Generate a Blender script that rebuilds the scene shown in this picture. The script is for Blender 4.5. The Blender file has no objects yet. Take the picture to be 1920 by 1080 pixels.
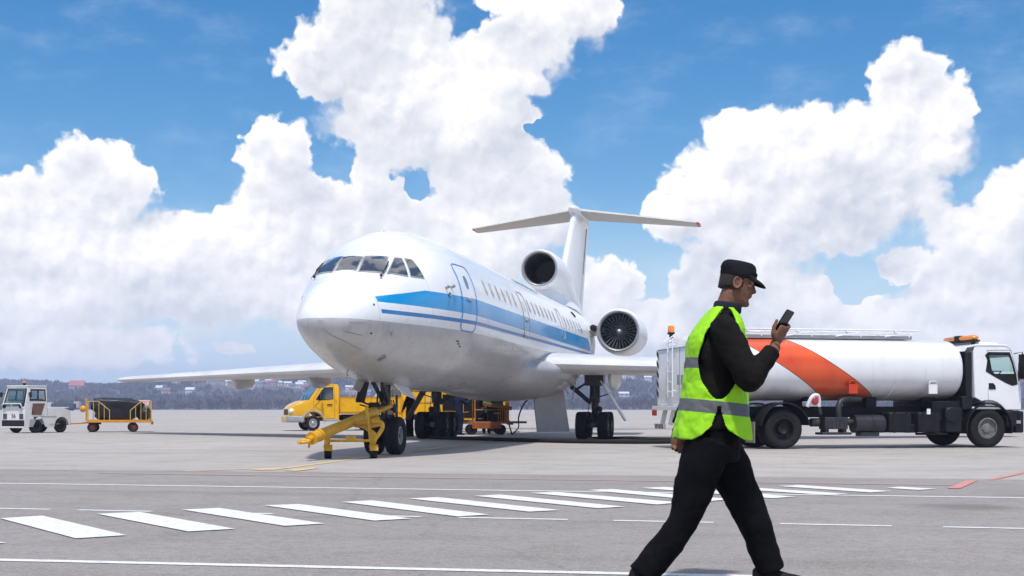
import bpy, bmesh, math, random
from mathutils import Vector, Matrix, Euler, noise
random.seed(7)
R = math.radians
PI = math.pi
scene = bpy.context.scene
COL = scene.collection

# ------------------------------------------------------------------ camera
CAM_H = 1.02          # eye height of the camera above the apron
F_PX = 2400.0         # focal length in pixels of a 1920 px wide frame
HOR = 765.0           # row of the horizon in that frame
cd = bpy.data.cameras.new("camera")
cam = bpy.data.objects.new("camera", cd)
COL.objects.link(cam)
cam.location = (0, 0, CAM_H)
cam.rotation_euler = (R(90), 0, 0)
cd.sensor_width = 36.0
cd.lens = 36.0 * F_PX / 1920.0
cd.shift_y = (HOR - 540.0) / 1920.0
cd.clip_start = 0.1
cd.clip_end = 12000
scene.camera = cam
scene.view_settings.view_transform = 'Standard'
scene.view_settings.look = 'None'
scene.view_settings.exposure = 0.29
scene.view_settings.gamma = 1.0
scene.cycles.use_denoising = True
scene.cycles.max_bounces = 8
scene.cycles.volume_bounces = 1
scene.cycles.adaptive_threshold = 0.02

# ------------------------------------------------------------------ sun
SUN_EL, SUN_AZ = R(66), R(180)       # azimuth measured from +Y (away) towards +X
sd = bpy.data.lights.new("sun", 'SUN')
sd.energy = 3.2
sd.angle = R(3.0)
sd.color = (1.0, 0.965, 0.91)
sun = bpy.data.objects.new("sun", sd)
COL.objects.link(sun)
sv = Vector((math.sin(SUN_AZ) * math.cos(SUN_EL), math.cos(SUN_AZ) * math.cos(SUN_EL), math.sin(SUN_EL)))
sun.rotation_euler = sv.to_track_quat('Z', 'Y').to_euler()


# ------------------------------------------------------------------ node helpers
class S:
    """A node socket with arithmetic."""
    def __init__(self, nt, sock):
        self.nt, self.s = nt, sock
    def __add__(a, b): return mth(a.nt, 'ADD', a, b)
    def __sub__(a, b): return mth(a.nt, 'SUBTRACT', a, b)
    def __mul__(a, b): return mth(a.nt, 'MULTIPLY', a, b)
    def __truediv__(a, b): return mth(a.nt, 'DIVIDE', a, b)
    def __radd__(a, b): return mth(a.nt, 'ADD', b, a)
    def __rsub__(a, b): return mth(a.nt, 'SUBTRACT', b, a)
    def __rmul__(a, b): return mth(a.nt, 'MULTIPLY', b, a)
    def lt(a, b): return mth(a.nt, 'LESS_THAN', a, b)
    def gt(a, b): return mth(a.nt, 'GREATER_THAN', a, b)
    def mn(a, b): return mth(a.nt, 'MINIMUM', a, b)
    def mx(a, b): return mth(a.nt, 'MAXIMUM', a, b)
    def clamp(a): return mth(a.nt, 'ADD', a, 0.0, clamp=True)


def put(nt, inp, v):
    if isinstance(v, S):
        nt.links.new(v.s, inp)
    else:
        inp.default_value = v


def mth(nt, op, *args, clamp=False):
    n = nt.nodes.new('ShaderNodeMath')
    n.operation = op
    n.use_clamp = clamp
    for i, a in enumerate(args):
        put(nt, n.inputs[i], a)
    return S(nt, n.outputs[0])


def vmth(nt, op, *args, out=0):
    n = nt.nodes.new('ShaderNodeVectorMath')
    n.operation = op
    for i, a in enumerate(args):
        put(nt, n.inputs[i], a)
    return S(nt, n.outputs[out])


def sep(nt, v):
    n = nt.nodes.new('ShaderNodeSeparateXYZ')
    put(nt, n.inputs[0], v)
    return S(nt, n.outputs[0]), S(nt, n.outputs[1]), S(nt, n.outputs[2])


def comb(nt, x, y, z):
    n = nt.nodes.new('ShaderNodeCombineXYZ')
    for i, a in enumerate((x, y, z)):
        put(nt, n.inputs[i], a)
    return S(nt, n.outputs[0])


def smooth(nt, x, a, b, lo=0.0, hi=1.0, kind='SMOOTHSTEP'):
    n = nt.nodes.new('ShaderNodeMapRange')
    n.interpolation_type = kind
    put(nt, n.inputs[0], x)
    for i, v in enumerate((a, b, lo, hi)):
        put(nt, n.inputs[i + 1], v)
    return S(nt, n.outputs[0])


def noi(nt, vec, scale, detail=4.0, rough=0.55, color=False, dist=0.0, dim2=False):
    n = nt.nodes.new('ShaderNodeTexNoise')
    if dim2:
        n.noise_dimensions = '2D'
    put(nt, n.inputs['Vector'], vec)
    n.inputs['Scale'].default_value = scale
    n.inputs['Detail'].default_value = detail
    n.inputs['Roughness'].default_value = rough
    n.inputs['Distortion'].default_value = dist
    return S(nt, n.outputs['Color' if color else 'Fac'])


def voro(nt, vec, scale, detail=0.0, feature='F1', rough=0.5, dim2=False):
    n = nt.nodes.new('ShaderNodeTexVoronoi')
    if dim2:
        n.voronoi_dimensions = '2D'
    n.feature = feature
    put(nt, n.inputs['Vector'], vec)
    n.inputs['Scale'].default_value = scale
    n.inputs['Detail'].default_value = detail
    n.inputs['Roughness'].default_value = rough
    if feature == 'SMOOTH_F1':
        n.inputs['Smoothness'].default_value = 0.6
    return S(nt, n.outputs['Distance'])


def mixc(nt, f, a, b, mode='MIX'):
    n = nt.nodes.new('ShaderNodeMix')
    n.data_type = 'RGBA'
    n.blend_type = mode
    put(nt, n.inputs[0], f)
    for k, v in ((6, a), (7, b)):
        if isinstance(v, S):
            nt.links.new(v.s, n.inputs[k])
        else:
            n.inputs[k].default_value = (*v[:3], 1.0)
    return S(nt, n.outputs[2])


# ------------------------------------------------------------------ sky
world = bpy.data.worlds.new("World")
scene.world = world
world.use_nodes = True
wt = world.node_tree
wt.nodes.clear()


def build_sky(nt):
    tc = nt.nodes.new('ShaderNodeTexCoord')
    d = S(nt, tc.outputs['Generated'])
    sky = nt.nodes.new('ShaderNodeTexSky')
    sky.sky_type = 'NISHITA'
    sky.sun_disc = False
    sky.sun_elevation = SUN_EL
    sky.sun_rotation = SUN_AZ
    sky.air_density = 1.0
    sky.dust_density = 0.6
    sky.ozone_density = 2.0
    x, y, z = sep(nt, d)
    az = mth(nt, 'ARCTAN2', x, y)
    el = mth(nt, 'ARCTAN2', z, mth(nt, 'SQRT', x * x + y * y))
    K = 24.0
    u = mth(nt, 'PINGPONG', az * K + 10.5, 21.0) - 10.5
    v = mth(nt, 'PINGPONG', el * K, 11.5)
    p0 = comb(nt, u, v, 0.0)
    # cumulus heaps: centre and half-axes as azimuth / elevation read off the photograph (hundredths of its focal pixels)
    B = []
    def blob(px, py, rx, ry):
        a = math.atan((px - 960) / F_PX)
        e = math.atan((HOR - py) / F_PX * math.cos(a))
        B.append((a * K, e * K, rx / 100.0, ry / 100.0))
    for t in [
        # left heap
        (150, 360, 120, 105), (90, 440, 200, 120), (215, 360, 75, 75), (30, 420, 110, 90), (230, 470, 120, 100), (60, 560, 260, 110),
        (330, 460, 100, 80), (380, 520, 190, 120), (-140, 430, 170, 120),
        # middle low heap
        (540, 290, 62, 80), (540, 345, 80, 60), (500, 250, 40, 40), (520, 400, 115, 95), (600, 440, 190, 120), (450, 440, 90, 85), (690, 420, 120, 90), (560, 560, 230, 70),
        (820, 480, 230, 120), (700, 520, 200, 110),
        # tall centre tower
        (600, 110, 85, 80), (700, 80, 170, 130), (760, 170, 200, 120), (850, 230, 160, 120), (740, 240, 100, 75), (960, 350, 125, 115),
        (1010, 400, 80, 80), (900, 300, 130, 120), (880, 430, 170, 90), (720, -60, 170, 120), (700, 335, 60, 70), (745, 250, 85, 85), (610, 150, 70, 55), (620, 375, 70, 45), (240, 335, 60, 60), (190, 405, 90, 60), (200, 395, 75, 65), (185, 310, 70, 55), (180, 530, 170, 80), (480, 540, 140, 75), (520, 330, 75, 65), (1400, 365, 110, 70), (1500, 335, 110, 75), (1480, 410, 120, 50), (940, 215, 70, 70), (1320, 420, 120, 62), (1460, 450, 150, 45), (1650, 300, 130, 100), (930, 130, 70, 110),
        (1010, 70, 90, 95), (1080, 20, 75, 75), (990, 130, 60, 60), (960, 0, 110, 30),
        # big right heap
        (1690, 170, 72, 110), (1740, 250, 115, 110), (1600, 270, 150, 105), (1440, 300, 140, 100), (1340, 350, 110, 85), (1520, 380, 220, 85),
        (1640, 380, 140, 80), (1390, 250, 75, 55), (1800, 210, 55, 75), (1560, 440, 120, 45), (1270, 390, 60, 45),
        # low right heaps
        (1170, 540, 50, 75), (1110, 560, 90, 80), (1190, 610, 130, 70), (1310, 540, 65, 105), (1400, 510, 150, 95), (1470, 570, 110, 120),
        (1330, 640, 190, 90), (1830, 450, 130, 75), (1900, 400, 70, 90), (1770, 540, 100, 70), (1850, 560, 190, 100), (1680, 490, 45, 35),
        (1800, 650, 260, 70), (120, 650, 260, 60), (1100, 660, 160, 60), (1560, 640, 220, 60), (1640, 600, 120, 55), (2050, 430, 140, 160), (440, 655, 36, 15), (1640, 590, 70, 40),
    ]:
        blob(*t)
    # blue windows left open inside the heaps
    H = []
    for px, py, rx, ry in [(775, 345, 30, 38), (1010, 238, 34, 18), (1172, 430, 46, 80), (1600, 520, 44, 44)]:
        a = math.atan((px - 960) / F_PX)
        H.append((a * K, math.atan((HOR - py) / F_PX * math.cos(a)) * K, rx / 100.0, ry / 100.0))

    def heaps(p, q):
        m = None
        for (a, e, rx, ry) in B:
            t = vmth(nt, 'MULTIPLY_ADD', q, (1 / rx, 1 / ry, 0.0), (-a / rx, -e / ry, 0.0))
            r2 = vmth(nt, 'DOT_PRODUCT', t, t, out=1)
            m = r2 if m is None else mth(nt, 'SMOOTH_MIN', m, r2, 0.25)
        return (1.0 - m).mx(-1.5)

    def gaps(q):
        h = None
        for (a, e, rx, ry) in H:
            t = vmth(nt, 'MULTIPLY_ADD', q, (1 / rx, 1 / ry, 0.0), (-a / rx, -e / ry, 0.0))
            r2 = vmth(nt, 'DOT_PRODUCT', t, t, out=1)
            h = r2 if h is None else h.mn(r2)
        return smooth(nt, h, 0.2, 1.3, 1.3, 0.0)

    w1 = vmth(nt, 'SUBTRACT', noi(nt, p0, 0.9, 3, 0.55, color=True, dim2=True), (0.5, 0.5, 0.5))
    w2 = vmth(nt, 'SUBTRACT', noi(nt, p0, 3.6, 3, 0.6, color=True, dim2=True), (0.5, 0.5, 0.5))
    warp = vmth(nt, 'MULTIPLY_ADD', w2, (0.20, 0.20, 0.0), vmth(nt, 'MULTIPLY', w1, (0.95, 0.75, 0.0)))
    jit = vmth(nt, 'MULTIPLY', w2, (0.20, 0.20, 0.0))

    def puffs(p):
        q = vmth(nt, 'ADD', p, jit)
        big = voro(nt, q, 0.95, 1.0, 'SMOOTH_F1', 0.5, dim2=True)
        small = voro(nt, q, 2.7, 2.0, 'SMOOTH_F1', 0.5, dim2=True)
        return (0.42 - big) * 0.75 + (0.40 - small) * 0.50

    fine = noi(nt, p0, 5.0, 6, 0.62, dim2=True)
    fine2 = noi(nt, vmth(nt, 'ADD', p0, (-0.03, 0.05, 0.0)), 5.0, 6, 0.62, dim2=True)
    b1 = heaps(p0, vmth(nt, 'ADD', p0, warp))
    up = (-0.22, 0.55, 0.0)
    b3 = heaps(p0, vmth(nt, 'ADD', vmth(nt, 'ADD', p0, warp), up))
    g1 = gaps(vmth(nt, 'ADD', p0, warp))
    f1 = puffs(p0)
    f2 = puffs(vmth(nt, 'ADD', p0, (-0.09, 0.15, 0.0)))
    d1 = b1 + b1.mx(0.0) * 0.65 - g1 * 1.05 + f1 + (fine - 0.5) * 0.24
    under = smooth(nt, b3 - b1, 0.15, 0.9, 0.0, 1.0)
    mask = smooth(nt, d1 + under * 0.25, -0.02, 0.42 + under * 1.2)
    # thin veil that thickens towards the horizon
    veil = smooth(nt, noi(nt, comb(nt, u, v * 2.2, 3.0), 0.55, 5, 0.6), 0.46, 0.85, 0.0, 0.30)
    low = smooth(nt, v, 0.1, 4.2, 0.97, 0.0)
    veil = (veil + low).mn(0.97)
    lit = 0.66 + (b1 - b3) * 0.34 - smooth(nt, b3 - b1, -0.15, 0.7, 0.0, 0.34) + (f1 - f2) * 0.66 + (fine - fine2) * 0.16
    soft = smooth(nt, noi(nt, comb(nt, u, v * 1.3, 7.0), 0.42, 3, 0.5), 0.30, 0.72, -0.50, 0.22)
    deep = smooth(nt, d1, 0.3, 1.2, 0.0, 1.0)
    lit = lit + soft * deep
    rim = smooth(nt, d1, 0.05, 0.6, 0.32, 0.0)
    lit = (lit + rim).clamp()
    ccol = mixc(nt, lit, (0.61, 0.645, 0.715), (1.06, 1.035, 1.03))
    low2 = smooth(nt, v, 0.2, 2.6, 0.45, 0.0)
    ccol = mixc(nt, low2, ccol, (0.90, 0.925, 0.97))
    hs = nt.nodes.new('ShaderNodeHueSaturation')
    hs.inputs['Saturation'].default_value = 1.48
    hs.inputs['Value'].default_value = 1.0
    nt.links.new(sky.outputs[0], hs.inputs['Color'])
    bg1 = nt.nodes.new('ShaderNodeBackground')
    bg1.inputs['Strength'].default_value = 0.106
    nt.links.new(hs.outputs[0], bg1.inputs['Color'])
    bg2 = nt.nodes.new('ShaderNodeBackground')
    bg2.inputs['Strength'].default_value = 0.90
    nt.links.new(ccol.s, bg2.inputs['Color'])
    bgv = nt.nodes.new('ShaderNodeBackground')
    bgv.inputs['Strength'].default_value = 0.80
    bgv.inputs['Color'].default_value = (0.70, 0.86, 1.03, 1)
    mv = nt.nodes.new('ShaderNodeMixShader')
    nt.links.new(veil.s, mv.inputs[0])
    nt.links.new(bg1.outputs[0], mv.inputs[1])
    nt.links.new(bgv.outputs[0], mv.inputs[2])
    mm = nt.nodes.new('ShaderNodeMixShader')
    nt.links.new(mask.s, mm.inputs[0])
    nt.links.new(mv.outputs[0], mm.inputs[1])
    nt.links.new(bg2.outputs[0], mm.inputs[2])
    out = nt.nodes.new('ShaderNodeOutputWorld')
    nt.links.new(mm.outputs[0], out.inputs['Surface'])


build_sky(wt)


# ------------------------------------------------------------------ helpers
def ground(px, py):
    """World point on the apron seen at a pixel of the 1920 px wide frame."""
    D = F_PX * CAM_H / (py - HOR)
    return Vector(((px - 960) / F_PX * D, D, 0.0))


def tag(o, label=None, cat=None, group=None, kind=None):
    for k, v in (('label', label), ('category', cat), ('group', group), ('kind', kind)):
        if v:
            o[k] = v
    return o


def empty(name, loc, rz, label, cat, group=None):
    o = bpy.data.objects.new(name, None)
    COL.objects.link(o)
    o.empty_display_size = 0.2
    o.location = loc
    o.rotation_euler = (0, 0, rz)
    return tag(o, label, cat, group)


def copy_tree(o, parent=None):
    c = o.copy()
    COL.objects.link(c)
    c.parent = parent
    for ch in list(o.children):
        copy_tree(ch, c)
    return c


MATS = {}


def mat(name, col, rough=0.5, metal=0.0, var=0.08, scale=3.0, bump=0.0, bscale=40.0, coat=0.0, spec=0.5, dirt=0.0, dirtcol=(0.09, 0.075, 0.06), trans=0.0):
    """Procedural paint: base colour broken up by noise, uneven gloss, optional grime and bump."""
    if name in MATS:
        return MATS[name]
    m = bpy.data.materials.new(name)
    m.use_nodes = True
    nt = m.node_tree
    b = nt.nodes['Principled BSDF']
    tc = nt.nodes.new('ShaderNodeTexCoord')
    v = S(nt, tc.outputs['Object'])
    n1 = noi(nt, v, scale, 5, 0.6)
    c0 = tuple(max(0, c * (1 - var)) for c in col)
    c1 = tuple(c * (1 + var) for c in col)
    c = mixc(nt, smooth(nt, n1, 0.3, 0.7), c0, c1)
    if dirt > 0:
        n2 = noi(nt, v, scale * 2.3, 6, 0.7)
        c = mixc(nt, smooth(nt, n2, 0.5, 0.78, 0.0, dirt), c, dirtcol)
    nt.links.new(c.s, b.inputs['Base Color'])
    r = smooth(nt, n1, 0.2, 0.8, max(0.02, rough - 0.08), min(1, rough + 0.08))
    nt.links.new(r.s, b.inputs['Roughness'])
    b.inputs['Metallic'].default_value = metal
    b.inputs['Coat Weight'].default_value = coat
    b.inputs['Coat Roughness'].default_value = 0.08
    b.inputs['Specular IOR Level'].default_value = spec
    b.inputs['Transmission Weight'].default_value = trans
    if bump > 0:
        bp = nt.nodes.new('ShaderNodeBump')
        bp.inputs['Strength'].default_value = bump
        bp.inputs['Distance'].default_value = 0.02
        n3 = noi(nt, v, bscale, 4, 0.6)
        nt.links.new(n3.s, bp.inputs['Height'])
        nt.links.new(bp.outputs[0], b.inputs['Normal'])
    MATS[name] = m
    return m


def catmull(pts, n=6):
    pts = [Vector(p) for p in pts]
    out = []
    for i in range(len(pts) - 1):
        p0 = pts[max(0, i - 1)]; p1 = pts[i]; p2 = pts[i + 1]; p3 = pts[min(len(pts) - 1, i + 2)]
        for k in range(n):
            t = k / n
            out.append(0.5 * ((2 * p1) + (p2 - p0) * t + (2 * p0 - 5 * p1 + 4 * p2 - p3) * t * t + (3 * p1 - p0 - 3 * p2 + p3) * t ** 3))
    out.append(pts[-1])
    return out


class MB:
    """Collects shapes in one bmesh; build() links them as one mesh object."""
    def __init__(self):
        self.bm = bmesh.new()

    def box(self, c, s, rot=None, taper=None):
        c = Vector(c)
        M = Euler(rot).to_matrix() if rot else Matrix.Identity(3)
        vs = []
        for sz in (-1, 1):
            for sy in (-1, 1):
                for sx in (-1, 1):
                    tx, ty = (taper if (taper and sz > 0) else (1, 1))
                    vs.append(self.bm.verts.new(c + M @ Vector((sx * s[0] / 2 * tx, sy * s[1] / 2 * ty, sz * s[2] / 2))))
        for f in ((0, 2, 3, 1), (4, 5, 7, 6), (0, 1, 5, 4), (2, 6, 7, 3), (0, 4, 6, 2), (1, 3, 7, 5)):
            self.bm.faces.new([vs[i] for i in f])
        return self

    def loft(self, rings, closed=True, cap=True):
        vr = [[self.bm.verts.new(p) for p in r] for r in rings]
        n = len(rings[0])
        for a, b in zip(vr, vr[1:]):
            for i in range(n if closed else n - 1):
                j = (i + 1) % n
                try:
                    self.bm.faces.new((a[i], a[j], b[j], b[i]))
                except ValueError:
                    pass
        if cap and closed:
            for r in (vr[0][::-1], vr[-1]):
                self.bm.faces.new(r)
        return self

    def tube(self, pts, r, n=10, cap=True, flat=None):
        pts = [Vector(p) for p in pts]
        if not isinstance(r, (list, tuple)):
            r = [r] * len(pts)
        rings = []
        up = None
        for i, p in enumerate(pts):
            t = (pts[min(i + 1, len(pts) - 1)] - pts[max(i - 1, 0)])
            if t.length < 1e-9:
                t = Vector((0, 0, 1))
            t.normalize()
            if up is None:
                up = Vector((0, 0, 1)) if abs(t.z) < 0.9 else Vector((1, 0, 0))
            a = t.cross(up)
            if a.length < 1e-6:
                a = t.orthogonal()
            a.normalize()
            b = a.cross(t).normalized()
            up = b
            rr = r[i]
            ra, rb = rr if isinstance(rr, (list, tuple)) else (rr, rr)
            rings.append([p + a * ra * math.cos(2 * PI * k / n) + b * rb * math.sin(2 * PI * k / n) for k in range(n)])
        return self.loft(rings, True, cap)

    def lathe(self, prof, o, axis, n=32, cap=False, arc=(0, 2 * PI)):
        """prof: list of (radius, height along axis)."""
        o = Vector(o)
        t = Vector(axis).normalized()
        a = t.orthogonal().normalized()
        if abs(t.z) < 0.9:
            a = t.cross(Vector((0, 0, 1))).normalized()
        b = a.cross(t).normalized()
        full = abs(arc[1] - arc[0] - 2 * PI) < 1e-6
        m = n if full else n + 1
        rings = []
        for r, h in prof:
            rings.append([o + t * h + (a * math.cos(arc[0] + (arc[1] - arc[0]) * k / n) + b * math.sin(arc[0] + (arc[1] - arc[0]) * k / n)) * max(r, 1e-4) for k in range(m)])
        return self.loft(rings, full, cap)

    def prism(self, poly, y0, y1, inset=None):
        """poly in the XZ plane, extruded from y0 to y1 (inset: scale of the y1 face is kept, list of z->dy shifts)."""
        f = inset or (lambda x, z, s: 0.0)
        a = [self.bm.verts.new((x, y0 + f(x, z, 1), z)) for x, z in poly]
        b = [self.bm.verts.new((x, y1 - f(x, z, 1), z)) for x, z in poly]
        n = len(poly)
        self.bm.faces.new(a)
        self.bm.faces.new(b[::-1])
        for i in range(n):
            j = (i + 1) % n
            self.bm.faces.new((a[j], a[i], b[i], b[j]))
        return self

    def ball(self, c, r, nu=16, nv=10, rot=None):
        c = Vector(c)
        if not isinstance(r, (list, tuple)):
            r = (r, r, r)
        M = Euler(rot).to_matrix() if rot else Matrix.Identity(3)
        rings = []
        for i in range(nv + 1):
            th = PI * i / nv
            s = max(math.sin(th), 1e-3)
            rings.append([c + M @ Vector((r[0] * s * math.cos(2 * PI * k / nu), r[1] * s * math.sin(2 * PI * k / nu), r[2] * math.cos(th))) for k in range(nu)])
        return self.loft(rings, True, True)

    def quad(self, pts):
        self.bm.faces.new([self.bm.verts.new(p) for p in pts])
        return self

    def sheet(self, pts, th):
        """Flat polygon given a real thickness along its normal."""
        pts = [Vector(p) for p in pts]
        nrm = (pts[1] - pts[0]).cross(pts[2] - pts[0]).normalized() * th
        return self.loft([pts, [p + nrm for p in pts]], True, True)

    def build(self, name, m, parent=None, bevel=0.0, ang=35, seg=2, mirror=None):
        bmesh.ops.recalc_face_normals(self.bm, faces=self.bm.faces[:])
        me = bpy.data.meshes.new(name)
        self.bm.to_mesh(me)
        self.bm.free()
        if ang:
            me.polygons.foreach_set('use_smooth', [True] * len(me.polygons))
            me.set_sharp_from_angle(angle=R(ang))
        me.materials.append(m)
        o = bpy.data.objects.new(name, me)
        COL.objects.link(o)
        o.parent = parent
        if bevel:
            md = o.modifiers.new('bevel', 'BEVEL')
            md.width = bevel
            md.segments = seg
            md.limit_method = 'ANGLE'
            md.angle_limit = R(35)
            md.harden_normals = False
        return o


def wheel(parent, c, axis, r, w, rr, mt, mr, name='wheel', hub=0.0, n=36, dish=0.04, bolts=8):
    """Tyre with rounded shoulders; rim with dish and bolts as its child. axis points outwards."""
    t = MB()
    h = w / 2
    t.lathe([(rr, -h * 0.72), (rr + (r - rr) * 0.45, -h * 0.98), (r * 0.93, -h * 0.92), (r * 0.985, -h * 0.72), (r, -h * 0.4), (r, -h * .1), (r * .985, -h * .06), (r * .985, h * .06), (r, h * .1), (r, h * 0.4), (r * 0.985, h * 0.72),
             (r * 0.93, h * 0.92), (rr + (r - rr) * 0.45, h * 0.98), (rr, h * 0.72), (rr, -h * 0.72)], c, axis, n)
    o = t.build(name, mt, parent, ang=50)
    k = MB()
    k.lathe([(rr * 1.01, -h * 0.7), (rr * 1.01, h * 0.72), (rr * 0.9, h * 0.78), (rr * 0.86, h * 0.6 - dish), (rr * 0.5, h * 0.55 - dish), (rr * 0.42, h * 0.55), (rr * 0.22, h * 0.62 + hub), (0, h * 0.62 + hub)], c, axis, n)
    ax = Vector(axis).normalized()
    a = ax.orthogonal().normalized(); b = a.cross(ax)
    for i in range(bolts):
        d = a * math.cos(2 * PI * i / bolts) + b * math.sin(2 * PI * i / bolts)
        p = Vector(c) + d * rr * 0.63
        k.tube([p + ax * (h * 0.5 - dish), p + ax * (h * 0.64 - dish)], rr * 0.07, 6)
    k.build('rim', mr, o, ang=40)
    return o


def text_mesh(body, size, name, m, parent, M, thick=0.004):
    cu = bpy.data.curves.new(name, 'FONT')
    cu.body = body
    cu.size = size
    cu.align_x = 'CENTER'
    cu.align_y = 'CENTER'
    cu.extrude = thick
    tmp = bpy.data.objects.new('tmp_text', cu)
    COL.objects.link(tmp)
    bpy.context.view_layer.update()
    me = bpy.data.meshes.new_from_object(tmp.evaluated_get(bpy.context.evaluated_depsgraph_get()))
    bpy.data.objects.remove(tmp)
    me.transform(M)
    me.materials.clear()
    me.materials.append(m)
    o = bpy.data.objects.new(name, me)
    COL.objects.link(o)
    o.parent = parent
    return o


def basis(xd, yd, o):
    """4x4 matrix placing a flat text: xd = reading direction, yd = up."""
    x = Vector(xd).normalized(); y = Vector(yd).normalized(); z = x.cross(y)
    return Matrix(((x.x, y.x, z.x, o[0]), (x.y, y.y, z.y, o[1]), (x.z, y.z, z.z, o[2]), (0, 0, 0, 1)))


RUBBER = mat('rubber', (0.013, 0.0125, 0.0125), 0.8, var=0.25, scale=6, dirt=0.22, dirtcol=(0.055, 0.05, 0.045), spec=0.25)
STEEL = mat('steel', (0.36, 0.36, 0.37), 0.38, 0.85, var=0.1, scale=8, dirt=0.3)
DARK = mat('dark_metal', (0.009, 0.009, 0.011), 0.55, 0.0, var=0.4, scale=8, spec=0.25, dirt=0.2, dirtcol=(0.03, 0.027, 0.024))
BLACKP = mat('black_plastic', (0.008, 0.008, 0.010), 0.5, var=0.3, scale=6, spec=0.3)
CHROME = mat('bright_metal', (0.62, 0.62, 0.64), 0.2, 1.0, var=0.05)


# ------------------------------------------------------------------ ground
def ground_material(name, base, var, tint, slab=None, rot=0.0, stain=0.5, grain=0.12, joint=0.35):
    m = bpy.data.materials.new(name)
    m.use_nodes = True
    nt = m.node_tree
    b = nt.nodes['Principled BSDF']
    tc = nt.nodes.new('ShaderNodeTexCoord')
    mp = nt.nodes.new('ShaderNodeMapping')
    mp.inputs['Rotation'].default_value = (0, 0, rot)
    nt.links.new(tc.outputs['Object'], mp.inputs[0])
    v = S(nt, mp.outputs[0])
    big = noi(nt, v, 0.07, 5, 0.6)
    mid = noi(nt, v, 0.9, 6, 0.65)
    fine = noi(nt, v, 48.0, 4, 0.75)
    speck = voro(nt, v, 120.0)
    c0 = tuple(c * (1 - var) for c in base)
    c1 = tuple(c * (1 + var) for c in base)
    c = mixc(nt, smooth(nt, big, 0.3, 0.7), c0, c1)
    c = mixc(nt, smooth(nt, mid, 0.42, 0.8, 0.0, stain), c, tuple(x * 0.62 for x in tint))
    # tyre-swept streaks along the driving direction
    st = noi(nt, vmth(nt, 'MULTIPLY', v, (0.05, 1.1, 1.0)), 1.0, 5, 0.6)
    c = mixc(nt, smooth(nt, st, 0.50, 0.78, 0.0, stain * 0.9), c, tuple(x * 0.55 for x in tint))
    c = mixc(nt, smooth(nt, fine, 0.44, 0.64, 0.0, grain * 0.7), c, tuple(x * 1.55 for x in base))
    c = mixc(nt, smooth(nt, speck, 0.05, 0.22, grain * 1.6, 0.0), c, tuple(x * 0.35 for x in base))
    mot = noi(nt, v, 11.0, 5, 0.7)
    c = mixc(nt, smooth(nt, mot, 0.45, 0.72, 0.0, grain * 0.7), c, tuple(x * 0.62 for x in base))
    oil = voro(nt, vmth(nt, 'ADD', v, noi(nt, v, 1.3, 4, 0.6, color=True)), 0.16)
    c = mixc(nt, smooth(nt, oil, 0.02, 0.13, stain * 0.8, 0.0), c, tuple(x * 0.4 for x in tint))
    ck = voro(nt, vmth(nt, 'ADD', v, vmth(nt, 'MULTIPLY', noi(nt, v, 0.8, 4, 0.65, color=True), (0.9, 0.9, 0.0))), 0.13, 0.0, 'DISTANCE_TO_EDGE')
    c = mixc(nt, smooth(nt, ck, 0.001, 0.004, 0.20, 0.0), c, tuple(x * 0.42 for x in tint))
    if slab:
        br = nt.nodes.new('ShaderNodeTexBrick')
        nt.links.new(mp.outputs[0], br.inputs['Vector'])
        br.offset = 0.0
        br.inputs['Scale'].default_value = 1.0
        br.inputs['Brick Width'].default_value = slab
        br.inputs['Row Height'].default_value = slab
        br.inputs['Mortar Size'].default_value = 0.02
        br.inputs['Color1'].default_value = (1, 1, 1, 1)
        br.inputs['Color2'].default_value = (0.93, 0.93, 0.93, 1)
        br.inputs['Mortar'].default_value = (joint, joint, joint, 1)
        c = mixc(nt, 1.0, c, S(nt, br.outputs['Color']), 'MULTIPLY')
    nt.links.new(c.s, b.inputs['Base Color'])
    nt.links.new(smooth(nt, mid, 0.3, 0.7, 0.62, 0.88).s, b.inputs['Roughness'])
    b.inputs['Specular IOR Level'].default_value = 0.35
    bp = nt.nodes.new('ShaderNodeBump')
    bp.inputs['Strength'].default_value = 0.35
    bp.inputs['Distance'].default_value = 0.006
    nt.links.new(fine.s, bp.inputs['Height'])
    nt.links.new(bp.outputs[0], b.inputs['Normal'])
    return m


ROADROT = R(12.0)
M_APRON = ground_material('apron_concrete', (0.392, 0.358, 0.336), 0.08, (0.33, 0.305, 0.285), 7.0, ROADROT, 0.6, 0.4, 0.93)
M_ROAD = ground_material('road_asphalt', (0.262, 0.236, 0.224), 0.10, (0.21, 0.187, 0.178), None, ROADROT, 0.6, 0.9)
M_GRASS = ground_material('winter_grass', (0.085, 0.075, 0.05), 0.25, (0.07, 0.06, 0.045), None, 0, 0.5, 0.2)


def paint_material(name, col, wear=0.5):
    m = bpy.data.materials.new(name)
    m.use_nodes = True
    nt = m.node_tree
    b = nt.nodes['Principled BSDF']
    tc = nt.nodes.new('ShaderNodeTexCoord')
    v = S(nt, tc.outputs['Object'])
    n = noi(nt, v, 9.0, 6, 0.75)
    f = noi(nt, v, 90.0, 3, 0.7)
    c = mixc(nt, smooth(nt, n, 0.42, 0.75, 0, wear), col, (0.30, 0.28, 0.275))
    c = mixc(nt, smooth(nt, f, 0.52, 0.66, 0, wear * 1.3), c, (0.26, 0.24, 0.235))
    nt.links.new(c.s, b.inputs['Base Color'])
    b.inputs['Roughness'].default_value = 0.7
    return m


M_WHITE_MARK = paint_material('white_road_paint', (0.74, 0.73, 0.73), 0.5)
M_YELLOW_MARK = paint_material('yellow_road_paint', (0.72, 0.50, 0.20), 0.75)
M_RED_MARK = paint_material('red_road_paint', (0.60, 0.22, 0.18), 0.6)
M_PINK_MARK = paint_material('faded_red_paint', (0.33, 0.235, 0.225), 0.9)

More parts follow.
